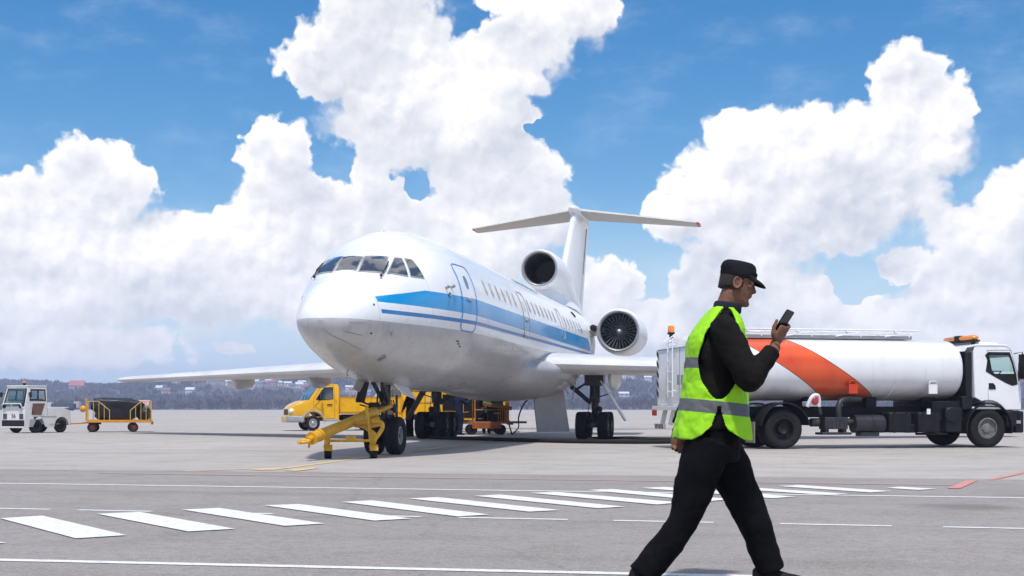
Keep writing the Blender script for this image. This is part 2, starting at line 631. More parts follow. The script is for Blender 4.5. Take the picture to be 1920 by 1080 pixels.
g = MB()
g.quad([(-2400, -90, 0), (2400, -90, 0), (2400, 720, 0), (-2400, 720, 0)])
tag(g.build('apron', M_APRON, ang=None), kind='structure')
g = MB()
g.quad([(-2450, -95, -0.4), (2450, -95, -0.4), (2450, 2550, -0.4), (-2450, 2550, -0.4)])
tag(g.build('grassland', M_GRASS, ang=None), kind='structure')


def strip_between(ptsA, ptsB, z):
    g = MB()
    a = [Vector((p.x, p.y, z)) for p in ptsA]
    b = [Vector((p.x, p.y, z)) for p in ptsB]
    g.quad([a[0], a[1], b[1], b[0]])
    return g


def line_pts(p, q, ext0=0.0, ext1=0.0):
    d = (q - p).normalized()
    return p - d * ext0, q + d * ext1


# service road: far edge, then parallel back behind the camera
ea, eb = line_pts(ground(0, 880), ground(1920, 900), 260, 260)
rd = (eb - ea).normalized()
rn = Vector((rd.y, -rd.x, 0))
g = strip_between((ea, eb), (ea + rn * 21.0, eb + rn * 21.0), 0.004)
tag(g.build('service_road', M_ROAD, ang=None), kind='structure')


def mark(name, pts, m, z=0.008):
    g = MB()
    g.quad([Vector((p.x, p.y, z)) for p in pts])
    return tag(g.build(name, m, ang=None), kind='structure')


def stripe(name, pa, pb, w, m, e0=0.0, e1=0.0, z=0.008):
    a, b = line_pts(pa, pb, e0, e1)
    d = (b - a).normalized()
    n = Vector((-d.y, d.x, 0)) * w / 2
    return mark(name, [a + n, b + n, b - n, a - n], m, z)


stripe('road_marking', ground(0, 907), ground(1920, 934.5), 0.125, M_WHITE_MARK, 80, 80, 0.008)
stripe('road_marking', ground(0, 1051.5), ground(1240, 1079), 0.115, M_WHITE_MARK, 60, 60, 0.008)
# broken centre line
dl0, dl1 = ground(0, 954.5), ground(1920, 992.5)
ddir = (dl1 - dl0).normalized()
dashes = [(0 - 120, 95), (145, 285), (375, 512), (628, 790), (860, 1065), (1150, 1338), (1463, 1672), (1768, 2020)]
for x0, x1 in dashes:
    ya = 954.5 + (992.5 - 954.5) * x0 / 1920.0
    yb = 954.5 + (992.5 - 954.5) * x1 / 1920.0
    stripe('lane_dash', ground(x0, ya), ground(x1, yb), 0.095, M_WHITE_MARK, z=0.008)
for k in range(1, 6):
    stripe('lane_dash', dl0 - ddir * (k * 1.35 + 0.95), dl0 - ddir * (k * 1.35 + 0.15), 0.095, M_WHITE_MARK)
    stripe('lane_dash', dl1 + ddir * (k * 1.35 + 0.35), dl1 + ddir * (k * 1.35 + 1.15), 0.095, M_WHITE_MARK)
# crossing bars running across the road towards the aircraft
bars = [
    [(0, 974), (79, 969), (238, 1006), (142, 1012)],
    [(181, 965.5), (262, 962), (441, 994), (353, 999)],
    [(341, 957.5), (412, 954.5), (609, 984), (534, 988.5)],
    [(495, 949.5), (562, 947), (771, 974.5), (702, 978.5)],
    [(641, 943), (698, 940), (918, 967), (857, 970.5)],
    [(766, 936.5), (822, 934), (1051, 958.5), (992, 961.5)],
    [(888, 931.5), (938, 929), (1172, 952), (1122, 955)],
    [(994, 926), (1043, 924), (1275, 944), (1232, 948)],
    [(1102, 920.5), (1146, 918.5), (1375, 938), (1330, 941.5)],
    [(1202, 916.5), (1246, 914.5), (1492, 933), (1448, 936)],
    [(1303, 913.5), (1345, 911.5), (1590, 927.5), (1552, 930)],
    [(1458, 913), (1500, 911), (1672, 922.5), (1632, 925)],
    [(1662, 916.5), (1686, 914.2), (1756, 918), (1722, 920.3)],
    [(-190, 1019), (-95, 1013), (13, 1020), (-60, 1027)],
]
for q in bars:
    mark('crossing_bar', [ground(*p) for p in q], M_WHITE_MARK, 0.012)
# faded red edge strip, red guide line, yellow lead-in lines
pa, pb = ground(300, 889), ground(1640, 908)
stripe('faded_edge_strip', pa, pb, 0.34, M_PINK_MARK, 1.0, 1.0, 0.008)
mark('red_line', [ground(1776, 917), ground(1800, 917.5), ground(1834, 902), ground(1812, 902)], M_RED_MARK, 0.012)
mark('red_line', [ground(1850, 900), ground(1862, 901), ground(2010, 869), ground(1998, 868)], M_RED_MARK, 0.008)
stripe('yellow_line', ground(505, 882), ground(830, 839), 0.15, M_YELLOW_MARK, 0, 18, 0.006)
stripe('yellow_line', ground(470, 880), ground(690, 872.5), 0.12, M_YELLOW_MARK, 0, -3.5, 0.007)
mark('yellow_line', [ground(462, 881), ground(520, 877.5), ground(545, 878.5), ground(490, 882.5)], M_YELLOW_MARK, 0.009)
mark('yellow_line', [ground(530, 883), ground(585, 877.5), ground(600, 878.5), ground(556, 884)], M_YELLOW_MARK, 0.009)
stripe('yellow_line', ground(745, 849), ground(830, 841.5), 0.12, M_YELLOW_MARK, 0, 2, 0.009)
stripe('taxi_line', ground(0, 847), ground(560, 848.5), 0.14, M_WHITE_MARK, 60, 0, 0.006)


# ------------------------------------------------------------------ airliner
TH = R(11.27)
PLANE_O = Vector((-2.787, 28.14, 0))
plane = empty('airliner', PLANE_O, PI / 2 - TH, 'white three engined jet airliner with blue stripe parked facing the road', 'airplane')
AFT = Vector((math.sin(TH), math.cos(TH), 0))
STB = Vector((-math.cos(TH), math.sin(TH), 0))
NOSE = -4.166


def pchip(tab):
    xs = [t[0] for t in tab]; ys = [t[1] for t in tab]
    n = len(xs)
    h = [xs[i + 1] - xs[i] for i in range(n - 1)]
    d = [(ys[i + 1] - ys[i]) / h[i] for i in range(n - 1)]
    m = [d[0]] + [0.0 if d[i - 1] * d[i] <= 0 else 2 * d[i - 1] * d[i] / (d[i - 1] + d[i]) for i in range(1, n - 1)] + [d[-1]]
    def f(x):
        if x <= xs[0]: return ys[0]
        if x >= xs[-1]: return ys[-1]
        i = max(k for k in range(n - 1) if xs[k] <= x)
        t = (x - xs[i]) / h[i]
        return ((2 * t ** 3 - 3 * t ** 2 + 1) * ys[i] + (t ** 3 - 2 * t ** 2 + t) * h[i] * m[i] + (-2 * t ** 3 + 3 * t ** 2) * ys[i + 1] + (t ** 3 - t ** 2) * h[i] * m[i + 1])
    return f


ZT = pchip([(0, 2.68), (.05, 2.861), (.2, 3.05), (.5, 3.25), (1.0, 3.54), (1.5, 3.79), (1.9, 4.07), (2.33, 4.22), (2.9, 4.44), (3.4, 4.69), (3.9, 4.85), (4.7, 4.96), (5.5, 4.99), (6.5, 5.0), (8, 5.015), (31, 5.015), (34, 4.8), (36, 4.55)])
ZB = pchip([(0, 2.68), (.05, 2.50), (.2, 2.32), (.5, 2.19), (1, 2.04), (1.6, 1.875), (2.4, 1.73), (3.2, 1.60), (4.2, 1.52), (5.5, 1.435), (22.6, 1.435), (25.6, 1.75), (29.6, 2.8), (33.6, 3.9), (36, 4.3)])
WW = pchip([(0, 0.0), (.05, .245), (.2, .477), (.5, .66), (1.0, .85), (1.6, 1.04), (2.4, 1.29), (3.2, 1.51), (4.2, 1.715), (5.4, 1.845), (24.6, 1.845), (27.6, 1.55), (31.6, .9), (36, .25)])


def sect(x):
    a = x - NOSE
    zt, zb = ZT(a), ZB(a)
    return max(WW(a), 1e-3), (zt + zb) / 2, max((zt - zb) / 2, 1e-3)


def onto(P, off=0.0):
    """Nearest fuselage skin point in the same cross-section, moved out by off along the skin normal."""
    w, zc, hh = sect(P.x)
    s = math.sqrt((P.y / w) ** 2 + ((P.z - zc) / hh) ** 2)
    s = max(s, 1e-4)
    Q = Vector((P.x, P.y / s, zc + (P.z - zc) / s))
    if off:
        Q = Q + skin_n(Q) * off
    return Q


def skin_n(Q):
    def F(p):
        w, zc, hh = sect(p.x)
        return math.sqrt((p.y / w) ** 2 + ((p.z - zc) / hh) ** 2)
    e = 0.01
    g = Vector([F(Q + Vector(d) * e) - F(Q - Vector(d) * e) for d in ((1, 0, 0), (0, 1, 0), (0, 0, 1))])
    return g.normalized()


def side(x, z, s=-1):
    w, zc, hh = sect(x)
    k = max(0.0, 1 - ((z - zc) / hh) ** 2)
    return Vector((x, s * w * math.sqrt(k), z))


def skin_hit(px, py):
    """Fuselage skin point (local) seen at a frame position: used to read real feature positions off the photograph."""
    d = Vector(((px - 960) / F_PX, 1.0, (HOR - py) / F_PX))
    def loc(t):
        P = Vector((0, 0, CAM_H)) + d * t - PLANE_O
        return Vector((P.dot(AFT), P.dot(STB), P.z))
    def F(p):
        w, zc, hh = sect(p.x)
        if p.x < NOSE: return 9
        return (p.y / w) ** 2 + ((p.z - zc) / hh) ** 2 - 1
    t = 21.0
    while t < 60 and F(loc(t)) > 0:
        t += 0.03
    a, b = t - 0.03, t
    for _ in range(20):
        m = (a + b) / 2
        if F(loc(m)) > 0: a = m
        else: b = m
    return loc(b)


def fuselage_material():
    m = bpy.data.materials.new('airliner_livery')
    m.use_nodes = True
    nt = m.node_tree
    b = nt.nodes['Principled BSDF']
    tc = nt.nodes.new('ShaderNodeTexCoord')
    v = S(nt, tc.outputs['Object'])
    x, y, z = sep(nt, v)
    dirt = noi(nt, vmth(nt, 'MULTIPLY', v, (0.6, 1.5, 1.5)), 1.0, 6, 0.65)
    streak = noi(nt, vmth(nt, 'MULTIPLY', v, (5.0, 5.0, 0.5)), 1.0, 4, 0.6)
    white = mixc(nt, smooth(nt, dirt, 0.5, 0.85, 0.0, 0.35), (0.80, 0.81, 0.825), (0.62, 0.62, 0.63))
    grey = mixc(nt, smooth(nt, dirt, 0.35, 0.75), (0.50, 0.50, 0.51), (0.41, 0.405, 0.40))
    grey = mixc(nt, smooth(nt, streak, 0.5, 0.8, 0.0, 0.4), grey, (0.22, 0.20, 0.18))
    blue = mixc(nt, smooth(nt, dirt, 0.4, 0.8), (0.001, 0.275, 0.61), (0.003, 0.31, 0.64))
    blue2 = (0.003, 0.17, 0.45)
    xs = x + 3.12
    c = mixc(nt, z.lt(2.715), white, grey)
    topn = mth(nt, 'MINIMUM', xs * 0.152 + 3.195, x * 0.005 + 3.455)
    big = z.lt(topn) * z.gt(x * 0.001 + 3.095) * xs.gt(0.0) * (x + z * 1.5).lt(24.6)
    thin = z.lt(x * 0.004 + 2.962) * z.gt(x * 0.004 + 2.880) * xs.gt(0.03) * x.lt(20.5)
    c = mixc(nt, big, c, blue)
    c = mixc(nt, thin, c, blue2)
    # skin joints
    seam = None
    for sx in (-3.15, -1.3, 1.2, 4.6, 8.1, 11.6, 15.1, 18.6, 22.0):
        k = mth(nt, 'ABSOLUTE', x - sx).lt(0.007 if sx > -3 else 0.011)
        seam = k if seam is None else seam.mx(k)
    riv = None
    for sx in (-2.2, 0.0 - 0.35, 2.0, 3.3, 5.9, 7.0, 9.3, 10.5, 12.8, 14.0, 16.3, 17.5):
        k = mth(nt, 'ABSOLUTE', x - sx).lt(0.006)
        riv = k if riv is None else riv.mx(k)
    seam = seam.mx(riv * 0.45)
    for sz in (1.75, 2.1, 4.45):
        seam = seam.mx(mth(nt, 'ABSOLUTE', z - sz).lt(0.005) * x.gt(-1.5))
    c = mixc(nt, seam * 0.35, c, (0.2, 0.2, 0.21))
    nt.links.new(c.s, b.inputs['Base Color'])
    nt.links.new(smooth(nt, dirt, 0.3, 0.8, 0.26, 0.42).s, b.inputs['Roughness'])
    b.inputs['Coat Weight'].default_value = 0.28
    b.inputs['Coat Roughness'].default_value = 0.06
    bp = nt.nodes.new('ShaderNodeBump')
    bp.inputs['Strength'].default_value = 0.025
    bp.inputs['Distance'].default_value = 0.03
    nt.links.new(noi(nt, v, 1.6, 2, 0.5).s, bp.inputs['Height'])
    nt.links.new(bp.outputs[0], b.inputs['Normal'])
    return m


M_FUS = fuselage_material()
M_AWHITE = mat('airliner_white', (0.80, 0.81, 0.82), 0.35, var=0.015, scale=0.8, coat=0.15, dirt=0.08, dirtcol=(0.5, 0.5, 0.5))
M_AGREY = mat('airliner_grey', (0.42, 0.42, 0.43), 0.38, var=0.12, scale=1.5, coat=0.2, dirt=0.3, dirtcol=(0.2, 0.19, 0.17))
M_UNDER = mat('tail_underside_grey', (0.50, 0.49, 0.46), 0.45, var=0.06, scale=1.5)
M_WING = mat('wing_paint', (0.62, 0.62, 0.63), 0.36, 0.0, var=0.07, scale=0.7, coat=0.1, dirt=0.15, dirtcol=(0.3, 0.29, 0.28))
M_LIP = mat('polished_intake_lip', (0.33, 0.33, 0.34), 0.40, 0.4, var=0.08, scale=4)
M_DUCT = mat('dark_duct', (0.014, 0.013, 0.012), 0.5, 0.1, var=0.3, scale=3)
M_FAN = mat('fan_blade_metal', (0.42, 0.42, 0.44), 0.28, 0.75, var=0.1, scale=6)
M_CGLASS = mat('cockpit_glass', (0.045, 0.05, 0.065), 0.06, var=0.1, coat=1.0, spec=0.8)
M_WGLASS = mat('cabin_glass', (0.24, 0.26, 0.29), 0.12, var=0.2, coat=1.0)
M_BLUELINE = mat('blue_trim', (0.05, 0.23, 0.50), 0.4)
M_SEAL = mat('grey_seal', (0.30, 0.31, 0.32), 0.6)
M_REDTIP = mat('red_tip_paint', (0.50, 0.06, 0.05), 0.4)
M_GEAR = mat('gear_leg_metal', (0.06, 0.06, 0.065), 0.42, 0.5, var=0.3, scale=9, dirt=0.4, dirtcol=(0.02, 0.018, 0.016))
M_HUB = mat('wheel_hub_grey', (0.42, 0.43, 0.44), 0.4, 0.4, var=0.15, scale=9, dirt=0.35)
M_LAMP = mat('lamp_glass', (0.75, 0.76, 0.74), 0.12, var=0.06, coat=1.0)

# fuselage skin
stations = []
a = 0.0
for k in range(26):
    stations.append(3.0 * (k / 25.0) ** 2)
stations += [3.0 + 0.15 * i for i in range(1, 21)] + [6.0 + i * 0.5 for i in range(1, 61)]
b = MB()
rings = []
NS = 72
for a in stations:
    w, zc, hh = sect(NOSE + a)
    rings.append([Vector((NOSE + a, w * math.cos(2 * PI * k / NS), zc + hh * math.sin(2 * PI * k / NS))) for k in range(NS)])
b.loft(rings)
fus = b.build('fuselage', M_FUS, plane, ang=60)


def patch(name, corners, m, parent, off, nu=8, nv=8, thick=0.0):
    """Piece of skin between four corners (local points), lying off metres proud of the fuselage."""
    b = MB()
    c = corners
    rows = []
    for i in range(nu + 1):
        r = []
        for j in range(nv + 1):
            s, t = i / nu, j / nv
            P = (c[0] * (1 - s) + c[1] * s) * (1 - t) + (c[3] * (1 - s) + c[2] * s) * t
            r.append(onto(P, off))
        rows.append(r)
    b.loft(rows, closed=False, cap=False)
    o = b.build(name, m, parent, ang=60)
    if thick:
        md = o.modifiers.new('thickness', 'SOLIDIFY')
        md.thickness = thick
        md.offset = 0.0
    return o


def mir(P):
    return Vector((P.x, -P.y, P.z))


def grow(c, k):
    m = sum(c, Vector()) / len(c)
    return [m + (p - m) * k for p in c]


# windscreen: one centre pane, then front and side panes read off one side and mirrored
panes = [[Vector((-2.68, .205, 3.76)), Vector((-2.68, -.205, 3.76)), Vector((-2.22, -.20, 4.10)), Vector((-2.22, .20, 4.10))]]
for q in ([(673.5, 508.8), (718.3, 510.6), (726.0, 482.5), (686.0, 481.0)], [(727.5, 511.0), (763.5, 516.8), (752.3, 485.5), (739.8, 484.6)], [(769.8, 517.0), (793.5, 520.5), (771.8, 488.2), (759.3, 486.0)]):
    c = [skin_hit(*p) for p in q]
    panes.append(c)
    panes.append([mir(p) for p in c])
for c in panes:
    f = patch('cockpit_window', grow(c, 1.13), M_SEAL, plane, 0.010, 6, 6)
    patch('pane', c, M_CGLASS, f, 0.017, 6, 6)

# wipers
for pts in ([(726.5, 494.5), (721.0, 507.0), (712.8, 519.5)],):
    P = [skin_hit(*p) for p in pts]
    for s in (0, 1):
        Q = [onto(mir(p) if s else p, 0.05) for p in P]
        w = MB()
        w.tube([Q[0], Q[1]], 0.016, 6)
        w.tube([Q[1], Q[2]], 0.011, 6)
        w.ball(Q[2], 0.03, 8, 6)
        w.build('wiper', BLACKP, plane)


def outline(name, pts, m, parent, r=0.016, off=0.004):
    b = MB()
    P = [onto(p, off) for p in pts]
    b.tube(P + [P[0]], r, 6, cap=False)
    return b.build(name, m, parent, ang=60)


def door(x0, x1, z0, z1, s, name='cabin_door', trim=None, win=True):
    rows = 10
    c = [side(x0, z0, s), side(x1, z0, s), side(x1, z1, s), side(x0, z1, s)]
    b = MB()
    grid = []
    for i in range(7):
        grid.append([onto(side(x0 + (x1 - x0) * i / 6, z0 + (z1 - z0) * j / rows, s), 0.006) for j in range(rows + 1)])
    b.loft(grid, closed=False, cap=False)
    d = b.build(name, M_FUS, plane, ang=60)
    path = []
    r = 0.14
    for cx, cz, a0 in ((x0 + r, z0 + r, 180), (x1 - r, z0 + r, 270), (x1 - r, z1 - r, 0), (x0 + r, z1 - r, 90)):
        for k in range(5):
            an = R(a0 + 90 * k / 4)
            path.append((cx + r * math.cos(an), cz + r * math.sin(an)))
    full = []
    for i in range(len(path)):
        p, q = path[i], path[(i + 1) % len(path)]
        n = max(1, int(math.dist(p, q) / 0.15))
        for k in range(n):
            full.append(side(p[0] + (q[0] - p[0]) * k / n, p[1] + (q[1] - p[1]) * k / n, s))
    outline('door_trim', full, trim or M_SEAL, d, 0.013, 0.008)
    if win:
        oval('door_window', (x0 + x1) / 2, z1 - 0.38, 0.10, 0.15, s, M_WGLASS, d)
        h = MB()
        P = side((x0 + x1) / 2 - 0.02, z1 - 0.78, s)
        n = skin_n(P)
        h.box(P + n * 0.02, (0.22, 0.05, 0.06))
        h.build('door_handle', STEEL, d, bevel=0.01)
    return d


def oval(name, x, z, rx, rz, s, m, parent, off=0.009):
    b = MB()
    ctr = onto(side(x, z, s), off)
    ring = [onto(side(x + rx * (abs(math.cos(t)) ** 0.75) * (1 if math.cos(t) > 0 else -1), z + rz * math.sin(t), s), off) for t in [2 * PI * k / 20 for k in range(20)]]
    vs = [b.bm.verts.new(p) for p in ring]
    cv = b.bm.verts.new(ctr)
    for i in range(20):
        b.bm.faces.new((vs[i], vs[(i + 1) % 20], cv))
    return b.build(name, m, parent, ang=60)


door(0.10, 1.00, 2.72, 4.18, -1, trim=M_BLUELINE)
door(6.72, 7.50, 2.92, 4.16, -1)
door(13.25, 13.80, 3.24, 4.20, -1, 'exit_hatch', win=False)
door(0.10, 1.00, 2.72, 4.18, 1, trim=M_BLUELINE)
door(13.25, 13.80, 3.24, 4.20, 1, 'exit_hatch', win=False)
M_WRIM = mat('window_rim', (0.68, 0.69, 0.70), 0.4, 0.1)
for s in (-1, 1):
    xs = [2.38 + 0.71 * i for i in range(6)] + [8.0 + 0.72 * i for i in range(7)] + [14.5 + 0.72 * i for i in range(6)]
    for x in xs:
        f = oval('cabin_window', x, 3.86, 0.125, 0.195, s, M_WRIM, plane, 0.006)
        oval('pane', x, 3.86, 0.095, 0.165, s, M_WGLASS, f, 0.011)
# blue livery strokes on the crown
for k in range(5):
    b = MB()
    x0 = 9.2 + k * 0.75
    grid = []
    for i in range(5):
        grid.append([onto(side(x0 + 0.10 * i + 0.5 * j / 4, 4.62 + 0.42 * j / 4, -1), 0.005) for j in range(5)])
    b.loft(grid, closed=False, cap=False)
    b.build('livery_mark', M_BLUELINE, plane, ang=60)

# small skin fittings
def fitting(px, py, f, name, m):
    P = skin_hit(px, py)
    b = MB()
    f(b, P, skin_n(P))
    return b.build(name, m, plane, ang=40)


for px, py in ((836, 540), (846, 539)):
    fitting(px, py, lambda b, P, n: (b.tube([P, P + n * 0.09, P + n * 0.11 - Vector((0.22, 0, 0))], [0.03, 0.022, 0.01], 8)), 'pitot_probe', STEEL)
fitting(843, 552, lambda b, P, n: b.lathe([(0.0, 0.0), (0.05, 0.0), (0.05, 0.02), (0.0, 0.03)], P, n, 14), 'static_port', STEEL)
for px, py in ((701, 571), (696, 625)):
    fitting(px, py, lambda b, P, n: b.lathe([(0.022, -0.01), (0.022, 0.008), (0.0, 0.010)], P, n, 10), 'sensor_plug', DARK)
o = fitting(716, 671, lambda b, P, n: b.lathe([(0.10, -0.02), (0.10, 0.012), (0.075, 0.016), (0.065, -0.01)], P, n, 20), 'taxi_light', STEEL)
P = skin_hit(716, 671)
b = MB()
b.lathe([(0.067, 0.006), (0.0, 0.012)], P, skin_n(P), 18)
b.build('lens', mat('brown_lens', (0.20, 0.11, 0.07), 0.2, coat=0.6), o)
for i in range(3):
    fitting(862 + i * 2 - 4, 640 + i * 5, lambda b, P, n: b.box(P, (0.12 - 0.03 * i, 0.03, 0.025)), 'vent_slot', DARK)
for pts in ([(656, 603), (688, 604.5)], [(643, 620), (680, 628.5)], [(606, 616), (642, 637), (677, 655.5)]):
    Q = [onto(skin_hit(*p), 0.006) for p in pts]
    full = []
    for p, q in zip(Q, Q[1:]):
        full += [onto(p.lerp(q, k / 6), 0.006) for k in range(6)]
    b = MB()
    b.tube(full + [Q[-1]], 0.006, 6)
    b.build('lightning_strip', M_SEAL, plane)
fitting(737, 620, lambda b, P, n: b.box(P, (0.05, 0.012, 0.26)), 'small_hatch', M_SEAL)
fitting(652, 692, lambda b, P, n: b.tube([P, P + n * 0.12, P + n * 0.14 + Vector((0.12, 0, 0))], [0.02, 0.02, 0.008], 8), 'drain_mast', STEEL)
fitting(712, 432.6 + 3, lambda b, P, n: b.prism([(P.x - 0.02, P.z - 0.02), (P.x + 0.25, P.z - 0.02), (P.x + 0.20, P.z + 0.06), (P.x + 0.08, P.z + 0.06)], -0.012, 0.012), 'blade_antenna', M_AWHITE)


def foil(xle, chord, tc, y, z, n=14, tw=0.0, vert=False):
    up, lo = [], []
    for i in range(n + 1):
        s = 0.5 * (1 - math.cos(PI * i / n))
        t = 5 * tc * (0.2969 * math.sqrt(s) - 0.1260 * s - 0.3516 * s ** 2 + 0.2843 * s ** 3 - 0.1036 * s ** 4)
        cmb = 0.0 if vert else 0.015 * (1 - (2 * s - 1) ** 2)
        up.append((xle + chord * s, chord * (cmb + t)))
        lo.append((xle + chord * s, chord * (cmb - t)))
    ring = up + lo[-2:0:-1]
    if vert:
        return [Vector((x, d, z)) for x, d in ring]
    return [Vector((x, y, z + d - tw * (x - xle))) for x, d in ring]


def lerp(a, b, t):
    return a + (b - a) * t


# wings
for s in (-1, 1):
    b = MB()
    rings = []
    for k in range(17):
        t = k / 16
        y = lerp(1.3, 16.9, t)
        rings.append(foil(10.4 + 0.612 * (y - 1.9), lerp(6.6, 2.3, t), lerp(0.105, 0.098, t), s * y, lerp(2.34, 2.14, t), 14, 0.012))
    rings.append(foil(10.4 + 0.612 * 15.15, 2.0, 0.07, s * 17.08, 2.14, 14, 0.012))
    rings.append(foil(10.4 + 0.612 * 15.5, 1.3, 0.02, s * 17.16, 2.14, 14, 0.012))
    b.loft(rings)
    wing = b.build('wing', M_WING, plane, ang=50)
    # slat joints and flap track pods are pieces of the wing
    for y in (3.5, 7.2, 11.0):
        xl = 10.4 + 0.612 * (y - 1.9)
        p = MB()
        L, hgt = (2.4, 0.40) if y < 4 else (2.5 - 0.05 * y, 0.27)
        rr = []
        for k in range(13):
            u = k / 12
            g = (math.sin(PI * u ** 0.62)) ** 0.6 if 0 < u < 1 else 0.02
            rr.append([Vector((xl + 1.15 + L * u, s * y + 0.19 * g * math.cos(2 * PI * j / 16), 1.98 - 0.03 * u + (0 if math.sin(2 * PI * j / 16) > 0 else hgt * g * math.sin(2 * PI * j / 16)) * (1.0 if u < .9 else .9) + (0.2 if math.sin(2 * PI * j / 16) > 0.1 else 0))) for j in range(16)])
        p.loft(rr)
        p.build('flap_fairing', M_WING if y > 4 else M_AWHITE, wing, ang=50)

# wing root fairing under the belly
b = MB()
rr = []
for k in range(21):
    u = k / 20
    g = max(0.02, (math.sin(PI * min(1, u * 1.0) ** 0.75)) ** 0.55) if 0 < u < 1 else 0.02
    rr.append([Vector((7.6 + 12.6 * u, (2.36 * g) * math.cos(2 * PI * j / 40), 2.15 + (0.55 if math.sin(2 * PI * j / 40) > 0 else 0.93) * g * math.sin(2 * PI * j / 40))) for j in range(40)])
b.loft(rr)
b.build('belly_fairing', M_AGREY, plane, ang=60)

# fin and rudder, swept
def fin_sec(z, f0, f1):
    t = (z - 4.9) / (9.55 - 4.9)
    le, te = lerp(22.8, 27.85, t), lerp(30.3, 32.6, t)
    c = te - le
    return [Vector((x, y * (1.0), zz)) for x, y, zz in foil(le, c, 0.085 if f0 == 0 else 0.085, 0, z, 16, vert=True)], le, te


b = MB()
rr = [fin_sec(lerp(4.9, 9.55, k / 10), 0, 1)[0] for k in range(11)]
b.loft(rr)
fin = b.build('tail_fin', M_AWHITE, plane, ang=50)
b = MB()
for z0, z1 in ((5.6, 9.2),):
    pts = []
    for s in (-1, 1):
        for z in (z0, z1):
            t = (z - 4.9) / 4.65
            le, te = lerp(22.8, 27.85, t), lerp(30.3, 32.6, t)
            pts.append((le + (te - le) * 0.72, s * (te - le) * 0.0285, z))
    for s in (0, 2):
        b.tube([pts[s], pts[s + 1]], 0.018, 6)
b.build('rudder_hinge', M_SEAL, fin)
# bullet fairing on top of the fin
b = MB()
rr = []
for k in range(15):
    u = k / 14
    g = (math.sin(PI * u ** 0.6)) ** 0.7 if 0 < u < 1 else 0.03
    rr.append([Vector((27.3 + 5.9 * u, 0.29 * g * math.cos(2 * PI * j / 20), 9.62 + 0.24 * g * math.sin(2 * PI * j / 20))) for j in range(20)])
b.loft(rr)
b.build('fin_top_fairing', M_AWHITE, fin, ang=60)
for s in (-1, 1):
    b = MB()
    rr = []
    for k in range(9):
        t = k / 8
        rr.append(foil(lerp(28.2, 30.9, t), lerp(3.1, 1.45, t), 0.095, s * lerp(0.05, 5.12, t), lerp(9.64, 9.34, t), 12))
    b.loft(rr)
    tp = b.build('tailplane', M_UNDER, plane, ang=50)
    b = MB()
    b.loft([foil(30.905, 1.44, 0.094, s * 5.122, 9.34, 12), foil(31.0, 1.30, 0.08, s * 5.22, 9.335, 12), foil(31.2, 0.95, 0.03, s * 5.27, 9.33, 12)])
    b.build('tip_cap', M_REDTIP, tp, ang=50)


def engine(x, y, z, k, name, fan=True):
    b = MB()
    b.lathe([(r * k, h) for r, h in [(.700, 0.05), (.735, 0.0), (.79, 0.04), (.835, 0.18), (.862, 0.5), (.87, 1.0), (.86, 2.2), (.78, 3.4), (.66, 4.3), (.60, 4.3), (.62, 3.9)]], (x, y, z), (1, 0, 0), 48)
    e = b.build(name, M_AWHITE, plane, ang=50)
    b = MB()
    b.lathe([(r * k, h) for r, h in [(.805, 0.075), (.768, 0.012), (.742, -0.006), (.712, 0.0), (.682, 0.05), (.664, 0.16)]], (x, y, z), (1, 0, 0), 48)
    b.build('intake_lip', M_LIP, e, ang=60)
    b = MB()
    b.lathe([(r * k, h) for r, h in [(.663, 0.15), (.648, 0.5), (.64, 1.3), (.60, 2.2), (0.0, 2.25)]], (x, y, z), (1, 0, 0), 48)
    b.build('intake_duct', M_DUCT if fan else mat('brown_duct', (0.060, 0.050, 0.043), 0.5, var=0.2, scale=2), e, ang=50)
    if fan:
        b = MB()
        nb = 28
        for i in range(nb):
            a = 2 * PI * i / nb
            rad = Vector((0, math.cos(a), math.sin(a)))
            tan = Vector((0, -math.sin(a), math.cos(a)))
            rows = []
            for t in range(6):
                r = lerp(0.13, 0.640, t / 5) * k
                tw = lerp(R(20), R(48), t / 5)
                c = lerp(0.032, 0.046, t / 5) * k
                ctr = Vector((x + 0.42, y, z)) + rad * r
                dv = Vector((1, 0, 0)) * math.cos(tw) * c + tan * math.sin(tw) * c
                nn = dv.normalized().cross(rad) * 0.006
                rows.append([ctr - dv + nn * .3, ctr + nn, ctr + dv + nn * .3, ctr + dv - nn * .3, ctr - nn, ctr - dv - nn * .3])
            b.loft(rows)
        b.build('fan', M_FAN, e, ang=40)
        b = MB()
        b.lathe([(0.0, 0.22), (0.04, 0.23), (0.085, 0.28), (0.12, 0.37), (0.135, 0.48), (0.135, 0.9)], (x, y, z), (1, 0, 0), 24)
        b.build('spinner', mat('spinner_grey', (0.45, 0.43, 0.40), 0.35, 0.5), e, ang=60)
    return e


for s in (-1, 1):
    e = engine(19.9, s * 2.86, 3.86, 1.0, 'side_engine')
    b = MB()
    b.loft([[Vector((p.x, s * 1.3, p.z)) for p in foil(20.25, 3.6, 0.12, 0, 3.92)], [Vector((p.x, s * 2.25, p.z)) for p in foil(20.35, 3.4, 0.11, 0, 3.92)]])
    b.build('engine_pylon', M_AGREY, e, ang=50)
    fair = MB()
    fair.lathe([(0.0, -0.02), (0.09, 0.0), (0.12, 0.1), (0.12, 0.7)], (19.75, s * 1.93, 3.98), (1, 0, 0), 16)
    fair.build('pylon_intake', DARK, e)
ce = engine(19.4, 0, 6.17, 0.86, 'centre_intake', fan=False)
b = MB()
rr = []
for x, w, h, zc in [(20.35, .735, .735, 6.17), (21.4, .72, .80, 6.10), (22.6, .66, .86, 5.98), (24, .56, .88, 5.8), (26, .42, .8, 5.5), (28.5, .30, .6, 5.1), (30.5, .1, .3, 4.9)]:
    rr.append([Vector((x, w * math.cos(2 * PI * j / 28), zc + h * math.sin(2 * PI * j / 28))) for j in range(28)])
b.loft(rr, True, False)
